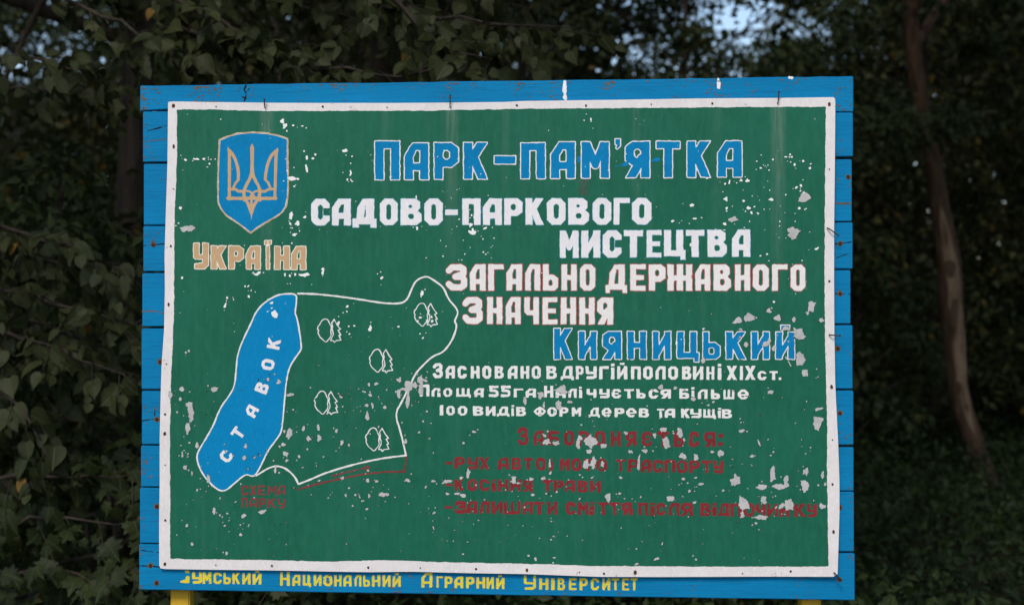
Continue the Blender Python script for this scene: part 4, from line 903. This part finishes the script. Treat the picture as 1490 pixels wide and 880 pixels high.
for L in top:
    a = Vector(L[0]); b_ = Vector((tp.x, tp.y, min(6.5, a.z + 1.0))); md = (a + b_) / 2 + Vector((0, 0, .35))
    tube(bm, [b_, b_ * .5 + md * .5 + Vector((0, 0, .08)), md, md * .5 + a * .5 + Vector((0, 0, .05)), a], [.035, .028, .022, .016, .011], 7)
# high crown of the same tree, added above the picture to shade the boughs
P, Dd, Nn, Sz = [], [], [], []
for c in range(230):
    cx = rs.uniform(-7.5, 2.2); cy = rs.uniform(-.7 if cx < -1.7 else .25, 5.5); zt_ = ZC + .2127 * (cy + D)
    cc = np.array((cx, cy, zt_ + .62 + 3.6 * rs.uniform(0, 1) ** 1.6)); k = 150
    v = rs.normal(0, 1, (k, 3)); v /= np.linalg.norm(v, axis=1, keepdims=True)
    P.append(cc + v * rs.uniform(.2, .85, k)[:, None] * np.array((1, 1, .5))); Dd.append(v + rs.normal(0, .5, (k, 3))); Nn.append(rs.normal(0, .5, (k, 3)) + np.array((0, 0, .8))); Sz.append(rs.uniform(.08, .13, k))
    if c % 4 == 0:
        a = Vector(cc); b_ = Vector((tp.x, tp.y, min(8, cc[2] + .2))); tube(bm, [b_, (a + b_) / 2 + Vector((0, 0, .4)), a], [.045, .025, .008], 6)
link('shade_crown', leaf_mesh('shade_crown', np.concatenate(P), np.concatenate(Dd), np.concatenate(Nn), np.concatenate(Sz), 'simple', rs), M['linden'], lt)
bm_obj('trunk', bm, M['bark'], lt, True)
bm_obj('branches', bmb, M['bark'], lt, True)
link('crown', me, M['linden'], lt)

sh = empty('linden_sapling', (0, 0, 0))
tag(sh, 'young linden with broad greyish leaves growing close to the left end of the board', 'tree')
p0 = cam_pt(-70, 880, 1.9)
low = [Q((-90, 300, 1.9), (60, 345, 1.7), (190, 400, 1.5)), Q((-90, 400, 1.9), (50, 430, 1.7), (200, 475, 1.4)), Q((-90, 455, 1.8), (70, 500, 1.5), (205, 560, 1.2)), Q((-90, 520, 1.6), (20, 580, 1.4), (75, 670, 1.3)),
       Q((-20, 440, 2.1), (110, 490, 1.9), (170, 590, 1.7)), Q((-60, 360, 2.3), (100, 380, 2.2), (230, 440, 2.1)), Q((-60, 560, 2.2), (60, 600, 2.0), (180, 640, 1.8)), Q((-90, 620, 2.0), (-20, 680, 1.8), (60, 760, 1.7))]
bmb, me = boughs(low, 'linden', rs, leaf=(.05, .10), twig_step=.075)
bm = trunk_bm([(p0.x - .25, 2.0, -.2), (p0.x - .25, 2.0, .8), (p0.x - .3, 2.0, 1.8), (p0.x - .28, 2.05, 2.9), (p0.x - .2, 2.1, 3.6)], [.045, .04, .034, .022, .008], n=9)
for L in low:
    a = Vector(L[0]); b_ = Vector((p0.x - .27, 2.0, a.z - .15)); tube(bm, [b_, (a + b_) / 2 + Vector((0, 0, .05)), a], [.018, .014, .011], 6)
bm_obj('trunk', bm, M['bark'], sh, True); bm_obj('branches', bmb, M['bark'], sh, True); link('crown', me, M['linden'], sh)

mp = empty('maple_sapling', (0, 0, 0))
tag(mp, 'low young maple with darker lobed leaves at the lower left of the board', 'tree')
low = [Q((-40, 700, 1.6), (80, 690, 1.4), (200, 690, 1.2)), Q((-40, 770, 1.6), (90, 750, 1.3), (215, 760, 1.2)), Q((-40, 840, 1.5), (100, 830, 1.3), (220, 840, 1.1)), Q((20, 650, 2.0), (120, 640, 1.8), (210, 650, 1.6)), Q((-30, 880, 1.5), (100, 890, 1.3), (240, 900, 1.1)), Q((120, 900, 1.4), (260, 890, 1.3), (420, 905, 1.2))]
bmb, me = boughs(low, 'maple', rs, leaf=(.055, .105), twig_step=.075)
p0 = cam_pt(60, 900, 1.7)
bm = trunk_bm([(p0.x, 2.75, -.2), (p0.x, 2.75, .4), (p0.x + .03, 2.72, .85), (p0.x, 2.7, 1.25)], [.02, .018, .012, .006], n=8)
for L in low:
    a = Vector(L[0]); b_ = Vector((p0.x, 2.73, min(1.2, max(.2, a.z)))); tube(bm, [b_, (a + b_) / 2, a], [.012, .010, .008], 6)
bm_obj('trunk', bm, M['bark'], mp, True); bm_obj('branches', bmb, M['bark'], mp, True); link('crown', me, M['maple'], mp)

# --- crooked pale trunk on the right, with a long wound where the bark is gone
ct = empty('crooked_tree', (0, 0, 0))
tag(ct, 'crooked pale brown tree trunk with a strip of missing bark right of the board', 'tree')
Yt = 9.6
cl = [(1438, 705), (1430, 680), (1416, 640), (1402, 600), (1393, 560), (1389, 500), (1385, 440), (1382, 390), (1374, 345), (1366, 300), (1360, 250), (1352, 215), (1344, 170), (1335, 120), (1328, 70), (1325, 20), (1323, -40), (1318, -160), (1310, -300), (1315, -450)]
wd = [44, 33, 31, 31, 32, 33, 35, 37, 34, 29, 27, 26, 25, 25, 23, 21, 20, 18, 13, 7]
kk = (Yt + D) / FPX
pts = [tuple(cam_pt(x, y, Yt)) for x, y in cl]; pts = [(x, y, z) for x, y, z in pts]
rad = [q * kk / 2 * .93 for q in wd]
pts = [(pts[0][0] + .05, Yt, -.25)] + pts; rad = [rad[0] * 1.25] + rad
# smooth resample
def resample(p, r, k=4):
    P, Rr = [], []
    for i in range(len(p) - 1):
        for j in range(k):
            f = j / k; P.append(tuple(p[i][q] * (1 - f) + p[i + 1][q] * f for q in range(3))); Rr.append(r[i] * (1 - f) + r[i + 1] * f)
    return P + [p[-1]], Rr + [r[-1]]
p2, r2 = resample(pts, rad)
bm = trunk_bm(p2, r2, n=28, rough=.11, seed=4)
for (i, dx, dz, dy) in ((60, .9, 1.2, .5), (66, -1.0, 1.0, -.4), (70, .8, 1.3, -.6), (74, -.7, 1.4, .5), (64, .2, 1.1, -1.2)):
    a = Vector(p2[i]); e = a + Vector((dx * 1.6, dy * 1.6, dz * 1.3)); tube(bm, [a, a * .6 + e * .4 + Vector((0, 0, .15)), e], [.06, .04, .015], 7)
bm_obj('trunk', bm, M['bark2'], ct, True)
# the bare strip stands a little proud of the trunk surface, facing the path
bm = bmesh.new(); rows = []
sel = [(p, r) for p, r in zip(p2, r2) if .42 < p[2] < 2.72]
for i, (p, r) in enumerate(sel):
    f = i / (len(sel) - 1); hw = (.58 * math.sin(PI * min(1, max(0, f))) ** .45) * (1 + .25 * mnoise.noise(Vector((0, 0, i * .4)))); row = []
    for j in range(9):
        a = (-1 + 2 * j / 8) * hw * (1 + .12 * mnoise.noise(Vector((j, i * .7, 0)))) + .15 * math.sin(i * .2)
        rr = r * (1.12 - .05 * math.cos(a * 2)); row.append(bm.verts.new((p[0] + rr * math.sin(a), p[1] - rr * math.cos(a), p[2])))
    rows.append(row)
for i in range(len(rows) - 1):
    for j in range(8): bm.faces.new((rows[i][j], rows[i][j + 1], rows[i + 1][j + 1], rows[i + 1][j]))
o = bm_obj('bare_wood', bm, M['bare'], ct, True); o['label'] = 'pale strip of wood where the bark is missing'
P, Dd, Nn, Sz = [], [], [], []
for c in range(46):
    a = rs.uniform(0, 2 * PI); rr = 2.3 * math.sqrt(rs.uniform(.05, 1)); z = rs.uniform(4.6, 9.5)
    cc = np.array((p2[-1][0] + rr * math.cos(a), Yt + rr * math.sin(a), z)); k = 170
    v = rs.normal(0, 1, (k, 3)); v /= np.linalg.norm(v, axis=1, keepdims=True)
    P.append(cc + v * rs.uniform(.3, .8, k)[:, None] * np.array((1.2, 1.2, .65))); Dd.append(v + rs.normal(0, .5, (k, 3))); Nn.append(rs.normal(0, .5, (k, 3)) + np.array((0, 0, .8))); Sz.append(rs.uniform(.08, .14, k))
# small sprays that cross the trunk
for (px, py, y, r) in ((1345, 190, 9.1, .28), (1300, 170, 9.0, .38), (1270, 215, 9.2, .42), (1400, 175, 9.3, .25)):
    cc = np.array(cam_pt(px, py, y)); k = 190
    v = rs.normal(0, 1, (k, 3)); v /= np.linalg.norm(v, axis=1, keepdims=True)
    P.append(cc + v * rs.uniform(.2, 1, k)[:, None] * r * np.array((1.5, 1, .55))); Dd.append(v + rs.normal(0, .5, (k, 3)) + np.array((0, 0, -.3))); Nn.append(rs.normal(0, .4, (k, 3)) + np.array((0, -.4, .8))); Sz.append(rs.uniform(.06, .10, k))
link('crown', leaf_mesh('crown', np.concatenate(P), np.concatenate(Dd), np.concatenate(Nn), np.concatenate(Sz), 'simple', rs), M['forest'], ct)

# --- the forest behind: tall trees with high crowns, understory trees, bushes
rs = np.random.RandomState(21)
protoA = crown_tree('forest_tree', 13, 4.2, 3.0, .19, rs, 'forest', clumps=74, per=170)
protoB = crown_tree('forest_tree', 11, 2.6, 2.6, .15, rs, 'olive', clumps=70, per=170, lean=(.5, .2))
protoC = crown_tree('forest_tree', 15, 5.5, 3.4, .23, rs, 'forest', clumps=84, per=170, lean=(-.6, .1))
G1 = 'dark trees of the forest behind the board'
LABA = 'dark leafy tree in the shaded forest behind the board'
protoD = crown_tree('forest_tree', 8.5, 2.6, 2.5, .12, rs, 'forest', clumps=46, per=230, tight=.66)
first = {0: True, 1: True, 2: True, 3: True}; protos = [protoA, protoB, protoC, protoD]
spots = [  # x, y, which, turn, scale
    (-5.6, 5.5, 2, .3, 1.0), (-.9, 6.0, 0, 1.2, 1.0), (-1.7, 9.5, 1, 2.2, .9), (4.5, 3.9, 0, .7, 1.0), (6.3, 5.0, 2, 4.0, 1.0), (-8.5, 9, 0, 2, 1.0),  # the near right-hand trees stand out of view, added to shade the floor
    (-2.2, 12, 2, 3.3, 1.0), (8.6, 9.5, 0, 5.1, 1.0), (6.6, 13.5, 1, 1, 1.1), (-9.2, 14.5, 1, .4, 1.1), (-11, 15, 2, 1.1, 1.0), (10.5, 15.5, 2, 2.6, 1.0),
    (0.2, 16.5, 3, 4.4, 1.1), (2.3, 15.4, 3, 3.0, .88), (4.2, 17.5, 3, 2.6, .66), (6.4, 19.5, 3, 2.0, .92), (1.9, 21, 3, 1.0, .95), (-9.7, 23.5, 3, 1.4, .92), (-3.8, 19, 0, .2, 1.0), (-5.0, 22, 2, 2.9, 1.0), (9.0, 21, 0, .9, 1.05), (13.5, 20, 1, 4.6, 1.2), (-13.5, 22, 0, 3.7, 1.1),
    (-0.8, 24, 1, 5, .75), (3.8, 24, 3, 1.5, .72), (5.0, 20.5, 3, 5.0, .74), (4.9, 13.0, 3, 2.2, .70), (6.6, 26, 1, 2.5, .80), (8.4, 16.8, 1, 3.3, 1.15), (11.5, 21, 2, .3, 1.0), (-5.5, 27, 2, .5, 1.0), (-14.3, 29, 1, 1.9, 1.1), (11.5, 28, 2, 3.1, 1.1), (15.5, 30, 0, .1, 1.2), (-16, 30, 2, 5.5, 1.1)]
for x, y, k, a, s in spots:
    o = protos[k] if first[k] else copy_tree(protos[k]); first[k] = False
    o.location = (x, y, gz(x, y)); o.rotation_euler = (0, 0, a); o.scale = (s, s, s)
    tag(o, LABA, 'tree', G1)
protoS = crown_tree('understory_bush', 2.3, .25, 1.15, .03, rs, 'forest', leaf=(.06, .11), clumps=34, per=130)
protoT = crown_tree('understory_bush', 3.2, .4, 1.3, .035, rs, 'olive', leaf=(.06, .11), clumps=40, per=130)
firstb = [True, True]
bushes = [(-2.4, 3.6, 0, .2, 1), (-4.0, 5.0, 1, 1, 1.1), (-3.0, 7.5, 0, 3, 1.2), (-.6, 4.0, 0, 2, .9), (.9, 4.2, 1, 4, .8), (2.3, 12.2, 0, 1, .9), (7.6, 11.8, 1, 1, 1.1), (3.6, 11.2, 0, 2.2, 1.0), (4.9, 12.6, 1, .4, 1.15), (6.2, 12.4, 0, 5, 1.0), (8.2, 9.6, 1, 2, 1.0), (2.4, 11.0, 1, 3, 1.2),
          (-6.0, 8.0, 1, .6, 1.3), (-5.2, 11.8, 0, 2.4, 1.4), (-8.0, 12.5, 1, 1.4, 1.4), (-1.5, 9.5, 1, 3.6, 1.2), (.6, 12.0, 0, 2.8, 1.3), (3.8, 16.2, 1, 4.1, 1.4), (7.8, 15.5, 0, 1.7, 1.5), (9.8, 12.4, 1, 5.7, 1.3), (-10, 18, 1, 2, 1.6), (-3, 16, 0, 1, 1.6), (1.5, 19.5, 1, 2, 1.6), (6, 21, 0, 3, 1.8), (10.5, 18.5, 1, .5, 1.6), (-6.5, 18, 1, 4, 1.6), (13, 24, 0, 2, 1.9)]
for x, y, k, a, s in bushes:
    pr = (protoS, protoT)[k]; o = pr if firstb[k] else copy_tree(pr); firstb[k] = False
    o.location = (x, y, gz(x, y) - .05); o.rotation_euler = (0, 0, a); o.scale = (s, s, s)
    tag(o, 'dark bush in the shaded undergrowth behind the board', 'bush', 'dark bushes of the forest undergrowth')

# --- far wood that closes the view, and the low plants on the forest floor
def mass(name, n, fn, size, m, kind='simple', up=.8):
    P, Dd, Nn = [], [], []
    pts = np.array([fn() for _ in range(n)])
    Dd = rs.normal(0, 1, (n, 3)); Nn = rs.normal(0, .5, (n, 3)) + np.array((0, -.3, up))
    o = link(name, leaf_mesh(name, pts, Dd, Nn, rs.uniform(size[0], size[1], n), kind, rs), m)
    return tag(o, kind='stuff')
def far_pt():
    while True:
        x = rs.uniform(-24, 24); y = rs.uniform(32, 40)
        hmax = 12.5 + 2.5 * mnoise.noise(Vector((x * .25, y * .2, 4)))
        if 2.2 < x < 10: hmax = 5.2 + 1.2 * mnoise.noise(Vector((x * .6, y * .2, 1)))
        if -14.6 < x < -12.0: hmax = 7.2
        z = rs.uniform(0, 1) ** .9 * hmax
        return (x, y, gz(x, y) + z)
o = mass('distant_woods', 90000, far_pt, (.24, .44), M['forest']); tag(o, 'dense dark wood closing the view far behind the board', 'woods')
def floor_pt():
    while True:
        x = rs.uniform(-5, 9); y = rs.uniform(1.2, 15)
        d = mnoise.noise(Vector((x * .8, y * .8, 6)))
        if rs.uniform(-1, 1) > d + .5: continue
        return (x, y, gz(x, y) + .02 + .34 * rs.uniform(0, 1) ** 1.5 * (1 + d))
o = mass('undergrowth', 95000, floor_pt, (.035, .078), M['herb']); tag(o, 'low leafy green ground plants on the forest floor', 'ground plants')

# grass in front of the board, out of the picture but under the posts
def grass_pt():
    x = rs.uniform(-3, 3); y = rs.uniform(-2.5, 1.2); return (x, y, gz(x, y))
n = 9000; pts = np.array([grass_pt() for _ in range(n)])
o = link('grass', leaf_mesh('grass', pts, rs.normal(0, .35, (n, 3)) + np.array((0, 0, 1)), rs.normal(0, 1, (n, 3)), rs.uniform(.06, .16, n), 'simple', rs), M['herb'])
tag(o, 'short grass around the feet of the board', 'grass', kind='stuff')
